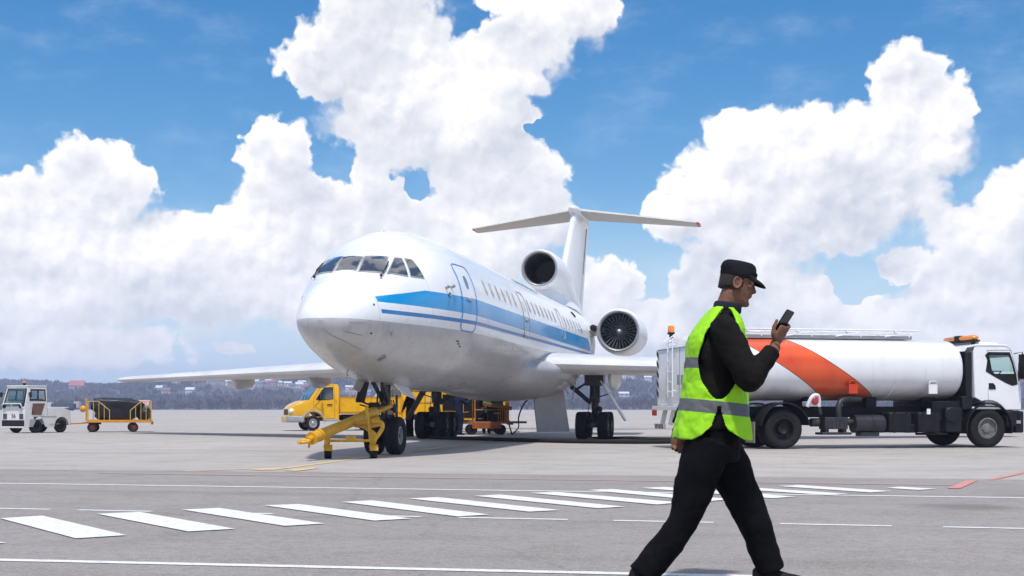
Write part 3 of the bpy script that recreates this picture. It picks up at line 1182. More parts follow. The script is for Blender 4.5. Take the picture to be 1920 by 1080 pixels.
b.build('duct_fairing', M_AWHITE, ce, ang=60)
b = MB()
rr = []
for x, w in [(20.25, 0.02), (20.5, .2), (21.0, .34), (22.2, .5), (24, .5), (27, .35)]:
    rr.append([Vector((x, -w * 1.5, 4.95)), Vector((x, -w, 5.35)), Vector((x, -w, 5.75)), Vector((x, w, 5.75)), Vector((x, w, 5.35)), Vector((x, w * 1.5, 4.95))])
b.loft(rr)
b.build('duct_pedestal', M_AWHITE, ce, bevel=0.05)
b = MB()
P = onto(side(18.2, 4.35, -1))
b.lathe([(0.13, -0.05), (0.13, 0.03), (0.10, 0.04), (0.0, 0.02)], P, skin_n(P), 18)
b.build('air_outlet', DARK, plane)

# nose undercarriage
b = MB()
b.tube([(0.02, 0, 1.75), (0.02, 0, 1.05)], 0.115, 16)
b.tube([(0.02, 0, 1.05), (0.02, 0, 0.40)], 0.075, 16)
b.tube([(0, -0.34, 0.42), (0, 0.34, 0.42)], 0.06, 12)
b.tube([(0.02, -0.05, 1.15), (-0.75, -0.12, 1.72)], 0.05, 10)
b.tube([(0.02, 0.05, 1.15), (-0.75, 0.12, 1.72)], 0.05, 10)
b.tube([(-0.10, 0, 1.02), (-0.28, 0, 0.80), (-0.10, 0, 0.52)], 0.035, 8)
b.box((-0.02, 0, 1.02), (0.34, 0.34, 0.16))
b.tube([(-0.1, -0.30, 0.98), (-0.1, 0.30, 0.98)], 0.07, 12)
b.tube([(0.14, -0.22, 1.3), (0.14, -0.22, 0.8)], 0.03, 8)
b.tube([(0.10, 0.2, 1.45), (0.12, 0.24, 0.7)], 0.022, 8)
for k in range(7):
    a = random.uniform(-0.25, 0.25)
    b.tube(catmull([(-0.13, a, 1.2), (-0.22, a * 1.3, 1.0), (-0.16, a * 0.6, 0.75)], 4), 0.013, 6)
ng = b.build('nose_gear', M_GEAR, plane, bevel=0.01)
for s in (-1, 1):
    wheel(ng, (0, s * 0.235, 0.415), (0, s, 0), 0.415, 0.31, 0.20, RUBBER, M_HUB, 'tyre', bolts=10)
b = MB()
b.tube([(-0.16, -0.17, 1.0), (-0.2, 0.17, 1.0)], 0.06, 12)
b.tube([(-0.12, 0.0, 0.93), (-0.16, 0.0, 1.08)], 0.10, 14)
for s in (-1, 1):
    b.lathe([(0.0, 0.0), (0.05, 0.0), (0.05, 0.12), (0.0, 0.12)], (-0.24, s * 0.2, 0.93), (-1, 0, 0), 12)
b.build('steering_unit', STEEL, ng)
b = MB()
b.sheet([(-0.55, 0.36, 1.60), (0.0, 0.36, 1.60), (0.02, 0.48, 1.14), (-0.5, 0.48, 1.14)], 0.04)
b.build('gear_door', DARK, ng)
b = MB()
b.sheet([(-0.15, -0.26, 1.56), (0.75, -0.26, 1.56), (0.72, -0.50, 1.24), (0.0, -0.44, 1.34)], 0.04)
b.build('gear_door', M_AWHITE, ng)
b = MB()
b.sheet([(-1.1, 0.28, 1.62), (-0.58, 0.28, 1.58), (-0.58, 0.40, 1.36), (-1.0, 0.40, 1.42)], 0.03)
b.build('gear_door', M_AGREY, ng)

# main undercarriage legs
for s in (-1, 1):
    X, Y = 14.75, s * 2.68
    b = MB()
    b.tube([(X, Y, 2.25), (X, Y, 1.2)], 0.17, 16)
    b.tube([(X, Y, 1.2), (X, Y, 0.55)], 0.11, 16)
    b.tube([(X - 0.1, Y - s * 1.15, 2.05), (X - 0.05, Y - s * 0.12, 1.18)], 0.075, 10)
    b.tube([(X - 0.1, Y - s * 0.62, 1.62), (X - 0.05, Y - s * 0.1, 1.95)], 0.04, 8)
    b.box((X, Y, 2.0), (0.5, 0.62, 0.5))
    b.tube([(X - 0.62, Y, 0.47), (X + 0.62, Y, 0.47)], 0.10, 12)
    for dx in (-0.52, 0.52):
        b.tube([(X + dx, Y - 0.5, 0.45), (X + dx, Y + 0.5, 0.45)], 0.07, 10)
    b.tube([(X - 0.15, Y + s * 0.02, 1.3), (X - 0.36, Y, 0.95), (X - 0.14, Y, 0.62)], 0.045, 8)
    b.ball((X - 0.1, Y + s * 0.17, 0.98), 0.10, 10, 8)
    b.ball((X - 0.1, Y + s * 0.15, 0.80), 0.08, 10, 8)
    for k in range(4):
        b.tube(catmull([(X - 0.18, Y + 0.08 * (k - 1.5), 1.7), (X - 0.24, Y + 0.1 * (k - 1.5), 1.2), (X - 0.2, Y + 0.16 * (k - 1.5), 0.6)], 4), 0.014, 6)
    mg = b.build('main_gear', M_GEAR, plane, bevel=0.015)
    for dx in (-0.52, 0.52):
        for dy in (-0.355, 0.355):
            wheel(mg, (X + dx, Y + dy, 0.45), (0, 1 if dy > 0 else -1, 0), 0.45, 0.36, 0.22, RUBBER, M_HUB, 'tyre', bolts=10)
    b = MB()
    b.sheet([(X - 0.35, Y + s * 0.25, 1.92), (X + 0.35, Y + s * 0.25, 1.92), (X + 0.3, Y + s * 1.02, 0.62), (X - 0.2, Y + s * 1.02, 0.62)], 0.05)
    b.build('leg_door', M_AWHITE if s < 0 else mat('shaded_gear_door', (0.045, 0.045, 0.048), 0.6), mg)  # starboard door: shade under the fuselage put into a darker colour
    b = MB()
    b.tube([(X - 0.1, Y + s * 0.15, 1.38), (X - 0.1, Y + s * 0.52, 1.5)], 0.02, 6)
    b.build('door_rod', DARK, mg)
b = MB()
b.sheet([(12.9, -0.92, 2.0), (13.75, -1.74, 2.0), (13.85, -1.98, 0.26), (13.05, -1.08, 0.26)], 0.06)
b.tube([(13.8, -1.8, 1.7), (13.9, -2.05, 1.3), (13.8, -2.2, 1.95)], 0.02, 6)
b.build('belly_door', M_AGREY, plane, bevel=0.01)


# ------------------------------------------------------------------ vehicles
def glass_material(name, tint, refl=0.10, opac=0.0):
    m = bpy.data.materials.new(name)
    m.use_nodes = True
    nt = m.node_tree
    nt.nodes.clear()
    tr = nt.nodes.new('ShaderNodeBsdfTransparent')
    tr.inputs[0].default_value = (*tint, 1)
    gl = nt.nodes.new('ShaderNodeBsdfGlossy')
    gl.inputs['Roughness'].default_value = 0.03
    fr = nt.nodes.new('ShaderNodeLayerWeight')
    fr.inputs[0].default_value = 0.5
    mx = nt.nodes.new('ShaderNodeMixShader')
    f = mth(nt, 'POWER', S(nt, fr.outputs['Facing']), 4.0) * 0.5 + (0.04 + refl)
    nt.links.new(f.s, mx.inputs[0])
    nt.links.new(tr.outputs[0], mx.inputs[1])
    nt.links.new(gl.outputs[0], mx.inputs[2])
    out = nt.nodes.new('ShaderNodeOutputMaterial')
    nt.links.new(mx.outputs[0], out.inputs[0])
    return m


M_GLASS = glass_material('vehicle_glass', (0.90, 0.97, 0.94), 0.02)
M_DKGLASS = glass_material('dark_vehicle_glass', (0.30, 0.34, 0.36), 0.12)
M_YEL = mat('yellow_vehicle_paint', (0.80, 0.42, 0.006), 0.32, var=0.06, scale=2, coat=0.4, dirt=0.25, dirtcol=(0.30, 0.16, 0.03))
M_ORANGE = mat('orange_yellow_paint', (0.62, 0.26, 0.015), 0.45, var=0.12, scale=4, dirt=0.4, dirtcol=(0.22, 0.09, 0.02))
M_TUGW = mat('tractor_white', (0.70, 0.69, 0.68), 0.42, var=0.05, scale=3, dirt=0.25, dirtcol=(0.40, 0.37, 0.33))
M_TRW = mat('truck_white', (0.76, 0.76, 0.775), 0.3, var=0.04, scale=2, coat=0.3, dirt=0.2, dirtcol=(0.5, 0.49, 0.48))
M_GREYP = mat('grey_plastic', (0.33, 0.33, 0.345), 0.55, var=0.1)
M_SEAT = mat('seat_cloth', (0.05, 0.045, 0.045), 0.85, var=0.3)
M_AMBER = mat('amber_plastic', (0.78, 0.24, 0.012), 0.22, var=0.08, coat=0.6)
M_REDL = mat('red_lamp', (0.42, 0.02, 0.02), 0.25, coat=0.5)
M_BROWN = mat('brown_panel', (0.16, 0.085, 0.06), 0.5, var=0.15)
M_INK = mat('black_paint', (0.014, 0.014, 0.016), 0.55)
M_REDINK = mat('red_paint', (0.55, 0.04, 0.03), 0.5)


def arc(cx, cz, r, a0, a1, n=12):
    return [(cx + r * math.cos(R(a0 + (a1 - a0) * k / n)), cz + r * math.sin(R(a0 + (a1 - a0) * k / n))) for k in range(n + 1)]


def plate(b, outer, holes, y, th, shift=None):
    """Panel in the XZ plane with window holes, th thick towards -y*sign; shift(x, z) moves it inwards."""
    bm = bmesh.new()
    edges = []
    for loop in [outer] + list(holes):
        vs = [bm.verts.new((x, 0, z)) for x, z in loop]
        edges += [bm.edges.new((vs[i], vs[(i + 1) % len(vs)])) for i in range(len(vs))]
    bmesh.ops.triangle_fill(bm, use_beauty=True, edges=edges)
    ret = bmesh.ops.extrude_face_region(bm, geom=bm.faces[:])
    sg = 1 if y > 0 else -1
    new = set(v for v in ret['geom'] if isinstance(v, bmesh.types.BMVert))
    for v in bm.verts:
        d = shift(v.co.x, v.co.z) if shift else 0.0
        v.co.y = sg * (abs(y) - d - (0 if v in new else th))
    m = bpy.data.meshes.new('tmp')
    bm.to_mesh(m)
    bm.free()
    b.bm.from_mesh(m)
    bpy.data.meshes.remove(m)
    return b


def pane(name, poly, y, m, parent, shift=None):
    b = MB()
    plate(b, poly, [], y, 0.012, shift)
    return b.build(name, m, parent, ang=None)


def rrect(w, z0, z1, r, x, n=4):
    """Rounded rectangle ring in the YZ plane at x."""
    out = []
    for cy, cz, a0 in ((w - r, z1 - r, 0), (-w + r, z1 - r, 90), (-w + r, z0 + r, 180), (w - r, z0 + r, 270)):
        for k in range(n + 1):
            a = R(a0 + 90 * k / n)
            out.append(Vector((x, cy + r * math.cos(a), cz + r * math.sin(a))))
    return out


# ---- fuel truck
AL = R(12.0)
truck = empty('fuel_truck', (6.51, 32.83, 0), AL, 'white fuel tanker truck with a red diagonal band across its tank', 'tanker truck')


def tank_material():
    m = bpy.data.materials.new('tank_paint')
    m.use_nodes = True
    nt = m.node_tree
    b = nt.nodes['Principled BSDF']
    tc = nt.nodes.new('ShaderNodeTexCoord')
    v = S(nt, tc.outputs['Object'])
    x, y, z = sep(nt, v)
    n = noi(nt, vmth(nt, 'MULTIPLY', v, (1.0, 1.0, 0.5)), 1.4, 6, 0.65)
    drip = noi(nt, vmth(nt, 'MULTIPLY', v, (7.0, 1.0, 0.35)), 1.0, 4, 0.6)
    c = mixc(nt, smooth(nt, n, 0.45, 0.85, 0, 0.4), (0.74, 0.74, 0.76), (0.50, 0.50, 0.50))
    c = mixc(nt, smooth(nt, drip, 0.55, 0.8, 0, 0.35), c, (0.42, 0.41, 0.40))
    red = mixc(nt, smooth(nt, n, 0.4, 0.8), (0.70, 0.085, 0.012), (0.58, 0.055, 0.008))
    q = x + z * 1.585
    c = mixc(nt, q.gt(3.16) * q.lt(4.74), c, (0.75, 0.75, 0.76))
    c = mixc(nt, q.gt(3.21) * q.lt(4.69), c, (0.10, 0.03, 0.02))
    c = mixc(nt, q.gt(3.245) * q.lt(4.655), c, red)
    seam = mth(nt, 'ABSOLUTE', x - 3.02).lt(0.014).mx(mth(nt, 'ABSOLUTE', x + 0.9).lt(0.012))
    c = mixc(nt, seam * 0.5, c, (0.33, 0.33, 0.33))
    # darker towards the lower flank, edge broken up by noise
    c = mixc(nt, smooth(nt, z + (n - 0.5) * 0.5, 1.25, 1.62, 0.55, 0.0), c, (0.13, 0.12, 0.11))
    nt.links.new(c.s, b.inputs['Base Color'])
    b.inputs['Roughness'].default_value = 0.28
    b.inputs['Coat Weight'].default_value = 0.4
    return m


TANK_W, TANK_H, TANK_Z = 1.14, 0.80, 2.0
def tank_ring(x, k):
    out = []
    for j in range(56):
        t = 2 * PI * j / 56
        c, s_ = math.cos(t), math.sin(t)
        out.append(Vector((x, TANK_W * k * math.copysign(abs(c) ** 0.86, c), TANK_Z + TANK_H * k * math.copysign(abs(s_) ** 0.86, s_))))
    return out


b = MB()
rr = [tank_ring(-1.98 + 0.22 * (1 - math.cos(PI / 2 * t)), 0.2 + 0.8 * math.sin(PI / 2 * t)) for t in [i / 6 for i in range(7)]]
rr += [tank_ring(x, 1.0) for x in (-1.0, 0, 1, 2, 3, 4, 4.80)]
rr += [tank_ring(4.84 + 0.20 * math.sin(PI / 2 * t), max(0.12, math.cos(PI / 2 * t) ** 0.5)) for t in [i / 8 for i in range(1, 9)]]
b.loft(rr)
tank = b.build('tank', tank_material(), truck, ang=60)
for x in (3.02, -0.9):
    b = MB()
    b.loft([[p + Vector((dx, 0, 0)) for p in [Vector((x, (q.y) * 1.006, TANK_Z + (q.z - TANK_Z) * 1.008)) for q in tank_ring(x, 1.0)]] for dx in (-0.02, 0.02)], True, False)
    b.build('tank_band', M_TRW, tank, ang=60)
# walkway and folded handrail on top
b = MB()
for y in (-0.42, 0.42):
    b.box((1.35, y, 2.835), (5.0, 0.05, 0.09))
b.box((1.35, 0, 2.82), (5.0, 0.8, 0.03))
b.build('walkway', STEEL, tank)
b = MB()
for y in (-0.46, 0.46):
    b.tube([(-1.1, y, 3.02), (4.05, y, 3.02)], 0.024, 8)
    b.tube([(-1.1, y, 2.93), (4.05, y, 2.93)], 0.015, 8)
    for k in range(8):
        x = -1.0 + k * 0.68
        b.tube([(x, y, 2.84), (x + 0.1, y, 3.02)], 0.014, 6)
        if k % 2 == 0:
            b.tube([(x, y, 2.86), (x + 0.62, y, 2.95)], 0.016, 6)
            b.box((x + 0.3, y, 3.0), (0.06, 0.06, 0.07))
b.build('handrail', M_TRW, tank)
# rear cabinet
b = MB()
prof = [(-2.54, 1.07), (-1.72, 1.07), (-1.72, 2.86), (-2.20, 2.86), (-2.34, 2.80), (-2.48, 2.66), (-2.54, 2.50)]
rr = [[Vector((x, y, z)) for x, z in prof] for y in (-1.16, 1.16)]
b.loft(rr)
cab_r = b.build('rear_cabinet', M_TRW, truck, bevel=0.05)
b = MB()
for k in range(5):
    z = 1.28 + k * 0.25
    b.sheet([(-2.547, 1.0, z), (-2.547, 1.15, z + 0.12), (-2.547, 1.15, z + 0.24), (-2.547, 1.0, z + 0.12)], -0.006)
b.build('chevron_stripes', M_INK, cab_r, ang=None)
b = MB()
for y in (-0.30, 0.05):
    b.tube([(-2.62, y, 1.3), (-2.62, y, 2.75), (-2.40, y, 2.90)], 0.018, 8)
for k in range(6):
    b.tube([(-2.62, -0.30, 1.42 + k * 0.25), (-2.62, 0.05, 1.42 + k * 0.25)], 0.014, 8)
for z in (1.45, 2.6):
    for y in (-0.30, 0.05):
        b.tube([(-2.62, y, z), (-2.53, y, z)], 0.014, 6)
b.build('ladder', M_TRW, cab_r)
b = MB()
for z in (2.56, 2.58):
    b.box((-2.545, 0, 2.52), (0.012, 2.2, 0.014))
b.box((-2.545, -0.62, 1.85), (0.012, 0.02, 1.3))
b.box((-2.13, -1.164, 1.95), (0.02, 0.012, 1.6))
b.build('door_gap', M_SEAL, cab_r)
for y in (-0.9, -0.62):
    b = MB()
    b.box((-2.58, y, 1.72), (0.05, 0.05, 0.26))
    b.build('latch', STEEL, cab_r, bevel=0.01)


def beacon(parent, p, r=0.075, h=0.17):
    b = MB()
    b.lathe([(0.05, -0.10), (0.05, 0.0), (r * 1.15, 0.0), (r * 1.15, 0.05), (0.0, 0.05)], p, (0, 0, 1), 16)
    base = b.build('beacon_base', BLACKP, parent, ang=40)
    b = MB()
    b.lathe([(r, 0.05), (r, h * 0.8), (r * 0.85, h), (0.0, h * 1.04)], p, (0, 0, 1), 18)
    b.build('beacon_lens', M_AMBER, base, ang=40)
    return base


beacon(truck, (-2.30, 0.72, 2.92), 0.085, 0.22)
b = MB()
b.box((-2.52, 0, 1.02), (0.30, 2.36, 0.11))
for y in (0.86, 0.22, -0.22, -0.86):
    b.box((-2.45, y, 0.78), (0.10, 0.10, 0.40), rot=(0, 0.22, 0))
bar = b.build('rear_bumper', M_TRW, truck, bevel=0.012)
for y in (0.78, -0.78):
    b = MB()
    b.box((-2.58, y, 0.55), (0.06, 0.72, 0.13))
    st = b.build('bumper_board', M_TRW, bar, bevel=0.008)
    b = MB()
    for k in range(6):
        y0 = y - 0.33 + k * 0.115
        b.sheet([(-2.613, y0, 0.49), (-2.613, y0 + 0.055, 0.49), (-2.613, y0 + 0.10, 0.61), (-2.613, y0 + 0.045, 0.61)], -0.004)
    b.build('hazard_stripes', M_INK, bar, ang=None)
for y in (1.0, -1.0):
    b = MB()
    b.box((-2.66, y, 0.90), (0.06, 0.24, 0.16))
    b.build('tail_light', M_REDL, bar, bevel=0.012)
# chassis and everything slung under the tank
b = MB()
for y in (-0.42, 0.42):
    b.box((2.0, y, 0.92), (8.4, 0.09, 0.28))
for x in (-2.0, -0.7, 0.7, 1.9, 3.1, 4.3, 6.0):
    b.box((x, 0, 0.92), (0.12, 0.8, 0.2))
for x in (-1.2, 0.9, 2.6, 4.2):
    b.box((x, 0, 1.17), (0.30, 1.3, 0.26))
b.tube([(0, -1.0, 0.5), (0, 1.0, 0.5)], 0.10, 12)
b.ball((0, 0, 0.5), (0.28, 0.22, 0.26))
b.tube([(5.6, -1.0, 0.5), (5.6, 1.0, 0.5)], 0.07, 12)
b.tube([(0.2, 0, 0.6), (4.6, 0, 0.8)], 0.06, 10)
b.box((5.75, 0, 0.72), (2.0, 1.0, 0.5))
b.box((4.55, 0.0, 0.95), (0.9, 2.0, 0.5))
b.build('chassis', DARK, truck, bevel=0.015)
b = MB()
b.box((1.42, -0.92, 0.64), (0.62, 0.36, 0.30))
b.box((1.42, -0.92, 0.38), (0.80, 0.42, 0.06))
b.box((1.18, -0.92, 0.46), (0.10, 0.3, 0.16)); b.box((1.66, -0.92, 0.46), (0.10, 0.3, 0.16))
for k in range(5):
    b.box((1.2 + 0.11 * k, -1.105, 0.64), (0.03, 0.02, 0.26))
b.tube([(1.02, -0.92, 0.66), (0.80, -0.92, 0.66)], 0.11, 14)
b.tube(catmull([(1.05, -0.95, 0.85), (1.0, -0.95, 1.05), (0.85, -0.95, 1.25)], 5), 0.06, 10)
b.tube(catmull([(1.55, -0.95, 0.78), (1.55, -0.95, 1.05), (1.70, -0.9, 1.22), (2.2, -0.85, 1.24)], 5), 0.075, 12)
b.tube([(1.75, -0.92, 0.66), (1.95, -0.92, 0.66)], 0.08, 14)
b.build('pump', mat('pump_casing', (0.035, 0.036, 0.042), 0.5, 0.3, var=0.3, scale=7), truck, bevel=0.02)
b = MB()
b.tube([(1.95, -0.92, 0.62), (2.75, -0.92, 0.62)], 0.23, 22)
b.tube([(2.42, -0.92, 0.62), (2.47, -0.92, 0.62)], 0.245, 22)
b.box((2.35, -0.92, 0.36), (0.5, 0.3, 0.1))
b.build('air_tank', mat('dark_enamel', (0.028, 0.028, 0.034), 0.35, 0.2, var=0.2), truck)
for x, w in ((3.12, 0.62), (3.92, 0.62)):
    b = MB()
    b.box((x, -0.95, 0.66), (w, 0.5, 0.52))
    f = b.build('side_tank', DARK, truck, bevel=0.05)
    b = MB()
    for dx in (-0.18, 0.18):
        b.loft([[Vector((x + dx + e, y, z)) for y, z in ((-1.215, 0.39), (-0.69, 0.39), (-0.69, 0.93), (-1.215, 0.93))] for e in (-0.03, 0.03)], True, False)
    b.build('strap', BLACKP, f)
b = MB()
b.box((3.55, -0.86, 0.50), (0.3, 0.35, 0.22))
b.box((4.62, -0.95, 0.72), (0.46, 0.44, 0.62))
b.lathe([(0.0, 0.0), (0.2, 0.0), (0.2, 0.05), (0.0, 0.06)], (4.55, -1.17, 0.85), (0, -1, 0), 20)
b.box((4.1, -1.0, 0.36), (0.9, 0.12, 0.06))
b.build('battery_box', BLACKP, truck, bevel=0.03)
b = MB()
b.box((3.88, -1.22, 0.93), (0.10, 0.012, 0.14))
b.build('white_tag', M_TRW, truck)
b = MB()
b.tube(catmull([(0.62, -1.12, 1.05), (0.72, -1.18, 1.3), (0.9, -1.15, 1.32), (0.95, -1.1, 1.05)], 5), 0.05, 8)
b.box((0.78, -1.0, 1.12), (0.34, 0.3, 0.12))
b.build('hose_coupling', M_TRW, truck, bevel=0.01)
b = MB()
b.ball((0.80, -1.19, 1.20), (0.09, 0.05, 0.11))
b.build('coupling_cap', M_REDL, truck)
for x in (1.85, 4.05):
    b = MB()
    b.box((x, -1.128, 1.50), (0.24, 0.05, 0.24))
    b.tube([(x - 0.12, -1.15, 1.62), (x - 0.08, -1.15, 1.70), (x + 0.08, -1.15, 1.70), (x + 0.12, -1.15, 1.62)], 0.014, 6)
    b.build('hatch', M_TRW if x > 3 else mat('red_hatch', (0.55, 0.045, 0.01), 0.4), truck, bevel=0.015)


def fender(parent, cx, r, y0, y1, a0, a1, m, th=0.03, name='mudguard'):
    b = MB()
    o = arc(cx, 0.5, r, a0, a1, 18)
    i = arc(cx, 0.5, r - th, a0, a1, 18)
    rr = [[Vector((o[k][0], y0, o[k][1])), Vector((o[k][0], y1, o[k][1])), Vector((i[k][0], y1, i[k][1])), Vector((i[k][0], y0, i[k][1]))] for k in range(len(o))]
    b.loft(rr)
    return b.build(name, m, parent, ang=50)


for s in (-1, 1):
    fender(truck, 0.0, 0.66, s * 0.55, s * 1.22, 8, 172, BLACKP)
    fender(truck, 5.6, 0.66, s * 0.80, s * 1.235, -12, 192, BLACKP)
    wheel(truck, (0, s * 0.98, 0.50), (0, s, 0), 0.50, 0.30, 0.29, RUBBER, DARK, hub=-0.05, dish=0.10, bolts=10)
    wheel(truck, (0, s * 0.66, 0.50), (0, s, 0), 0.50, 0.28, 0.29, RUBBER, DARK, dish=0.1)
    wheel(truck, (5.6, s * 1.02, 0.50), (0, s, 0), 0.50, 0.31, 0.27, RUBBER, mat('worn_grey_rim', (0.17, 0.165, 0.165), 0.6, 0.2, var=0.3, scale=9, dirt=0.4), hub=0.0, dish=0.03, bolts=10)
    b = MB()
    b.box((-0.82, s * 0.95, 0.42), (0.025, 0.55, 0.52))
    b.build('mud_flap', mat('beige_flap', (0.20, 0.17, 0.14), 0.8), truck)
# cab: hollow shell with real window openings
sh = lambda x, z: 0.0 if z < 1.7 else (z - 1.7) * 0.07
CX = lambda pts: [((x if x < 5.62 else 5.62 + (x - 5.62) * 0.86), z) for x, z in pts]
outer = [(5.20, 1.30), (5.20, 2.45), (5.24, 2.60), (5.42, 2.66), (6.20, 2.66), (6.38, 2.60), (6.50, 2.36), (6.62, 1.85), (6.68, 1.45), (6.68, 0.98), (6.22, 0.98)] + arc(5.6, 0.5, 0.72, 40, 106, 8)[0:] 
win = [(5.64, 2.44), (6.32, 2.44), (6.42, 2.18), (6.50, 1.88), (6.53, 1.66), (6.38, 1.62), (6.16, 1.70), (5.80, 1.86), (5.69, 1.98)]
rwin = [(5.245, 1.86), (5.30, 2.36), (5.34, 2.42), (5.345, 1.86)]
b = MB()
for s in (-1, 1):
    plate(b, CX(outer), [CX(win)], s * 1.18, 0.05, sh)
b.loft([[Vector((x, y, z)) for x, z in ((4.93, 2.47), (5.00, 2.60), (5.30, 2.66), (6.12, 2.66), (6.27, 2.60), (6.38, 2.36), (6.34, 2.34), (6.24, 2.55), (6.12, 2.61), (5.30, 2.61), (5.02, 2.56), (4.96, 2.47))] for y in (-1.13, 1.13)])
b.box((5.22, 0, 1.88), (0.04, 2.24, 1.20))
b.box((6.51, 0, 1.42), (0.05, 2.30, 0.85), rot=(0, -0.04, 0))
b.box((5.82, 0, 1.02), (1.3, 2.26, 0.06))
b.box((5.95, 0, 1.32), (0.8, 2.2, 0.5))
cab = b.build('cab', M_TRW, truck, bevel=0.02)
b = MB()
b.box((5.85, 0, 2.70), (0.7, 1.5, 0.08), taper=(0.8, 0.9))
b.build('roof_hatch', M_TRW, cab, bevel=0.02)
for s in (-1, 1):
    f = MB()
    plate(f, CX([(5.62, 2.46), (6.335, 2.46), (6.44, 2.18), (6.52, 1.88), (6.555, 1.63), (6.38, 1.59), (6.14, 1.67), (5.78, 1.83), (5.525, 1.96)]), [CX([(5.52, 2.38), (6.30, 2.38), (6.39, 2.18), (6.465, 1.90), (5.80, 1.90), (5.71, 2.0)])], s * 1.187, 0.025, sh)
    fr = f.build('window_frame', BLACKP, cab)
    pane('side_window', CX([(5.65, 2.39), (6.31, 2.39), (6.40, 2.18), (6.47, 1.89), (5.79, 1.89), (5.70, 2.0)]), s * 1.165, M_GLASS, cab, sh)
    d = MB()
    for p, q in (((5.585, 1.24), (5.585, 2.50)), ((5.585, 2.50), (6.26, 2.52)), ((6.26, 2.52), (6.47, 1.70))):
        v = [Vector((x, s * (1.182 - sh(x, z)), z)) for x, z in (p, q)]
        d.tube(v, 0.008, 6)
    d.build('door_gap', M_SEAL, cab)
    h = MB()
    plate(h, [(5.60, 1.50), (5.60, 1.66), (5.72, 1.66), (5.78, 1.60), (5.80, 1.50)], [], s * 1.19, 0.03)
    h.build('door_handle', BLACKP, cab)
    mm = MB()
    mm.tube([(6.36, s * 1.12, 2.42), (6.48, s * 1.30, 2.46), (6.48, s * 1.30, 1.76), (6.44, s * 1.15, 1.74)], 0.016, 8)
    mm.box((6.49, s * 1.32, 2.28), (0.12, 0.22, 0.24))
    mm.box((6.49, s * 1.32, 1.97), (0.13, 0.24, 0.40))
    mm.build('mirror', BLACKP, cab, bevel=0.03)
b = MB()
b.loft([[Vector((6.37, y, 2.36)), Vector((6.50, y, 1.82)), Vector((6.485, y, 1.82)), Vector((6.355, y, 2.36))] for y in (-1.06, 1.06)])
b.build('windscreen', M_GLASS, cab, ang=None)
b = MB()
b.box((6.50, 0, 0.66), (0.24, 2.34, 0.56))
b.box((6.32, -1.06, 0.75), (0.4, 0.22, 0.42)); b.box((6.32, 1.06, 0.75), (0.4, 0.22, 0.42))
b.build('front_bumper', BLACKP, truck, bevel=0.04)
b = MB()
b.box((6.45, -1.182, 0.66), (0.12, 0.02, 0.08))
b.build('side_marker', M_GREYP, truck)
b = MB()
b.tube(catmull([(6.24, -0.75, 1.98), (6.17, -0.58, 1.98), (6.12, -0.4, 1.99), (6.17, -0.22, 1.98), (6.24, -0.1, 1.98)], 4), 0.016, 6)
b.tube(catmull([(6.24, -0.75, 1.98), (6.22, -0.58, 1.86), (6.22, -0.4, 1.80), (6.22, -0.22, 1.86), (6.24, -0.1, 1.98)], 4), 0.016, 6)
b.tube([(6.42, -0.42, 1.7), (6.20, -0.42, 1.9)], 0.03, 8)
b.build('steering_wheel', BLACKP, cab)
for y in (-0.55, 0.55):
    b = MB()
    b.box((5.75, y, 1.55), (0.5, 0.5, 0.14))
    b.box((5.47, y, 1.85), (0.14, 0.48, 0.62), rot=(0, -0.12, 0))
    b.build('seat', M_SEAT, cab, bevel=0.04)
b = MB()
b.loft([rrect(0.13, 2.76, 2.90, 0.05, 0)] and [[Vector((5.52 + 0.12 * math.cos(t) * g, y, 2.85 + 0.075 * math.sin(t) * g)) for t in [2 * PI * k / 14 for k in range(14)]] for y, g in ((-0.74, 0.25), (-0.70, 0.8), (-0.64, 1), (0.64, 1), (0.70, 0.8), (0.74, 0.25))])
lb = b.build('light_bar', M_AMBER, truck, ang=60)
b = MB()
b.box((5.52, 0, 2.77), (0.2, 1.5, 0.05)); b.box((5.52, 0, 2.85), (0.255, 0.22, 0.16))
b.box((5.52, -0.6, 2.72), (0.1, 0.06, 0.1)); b.box((5.52, 0.6, 2.72), (0.1, 0.06, 0.1))
b.build('bar_mount', BLACKP, lb)
b = MB()
b.box((5.09, 0, 1.82), (0.17, 2.2, 1.28))
b.box((5.05, 0.0, 1.15), (0.3, 2.2, 0.35))
b.build('air_intake_stack', BLACKP, truck, bevel=0.03)


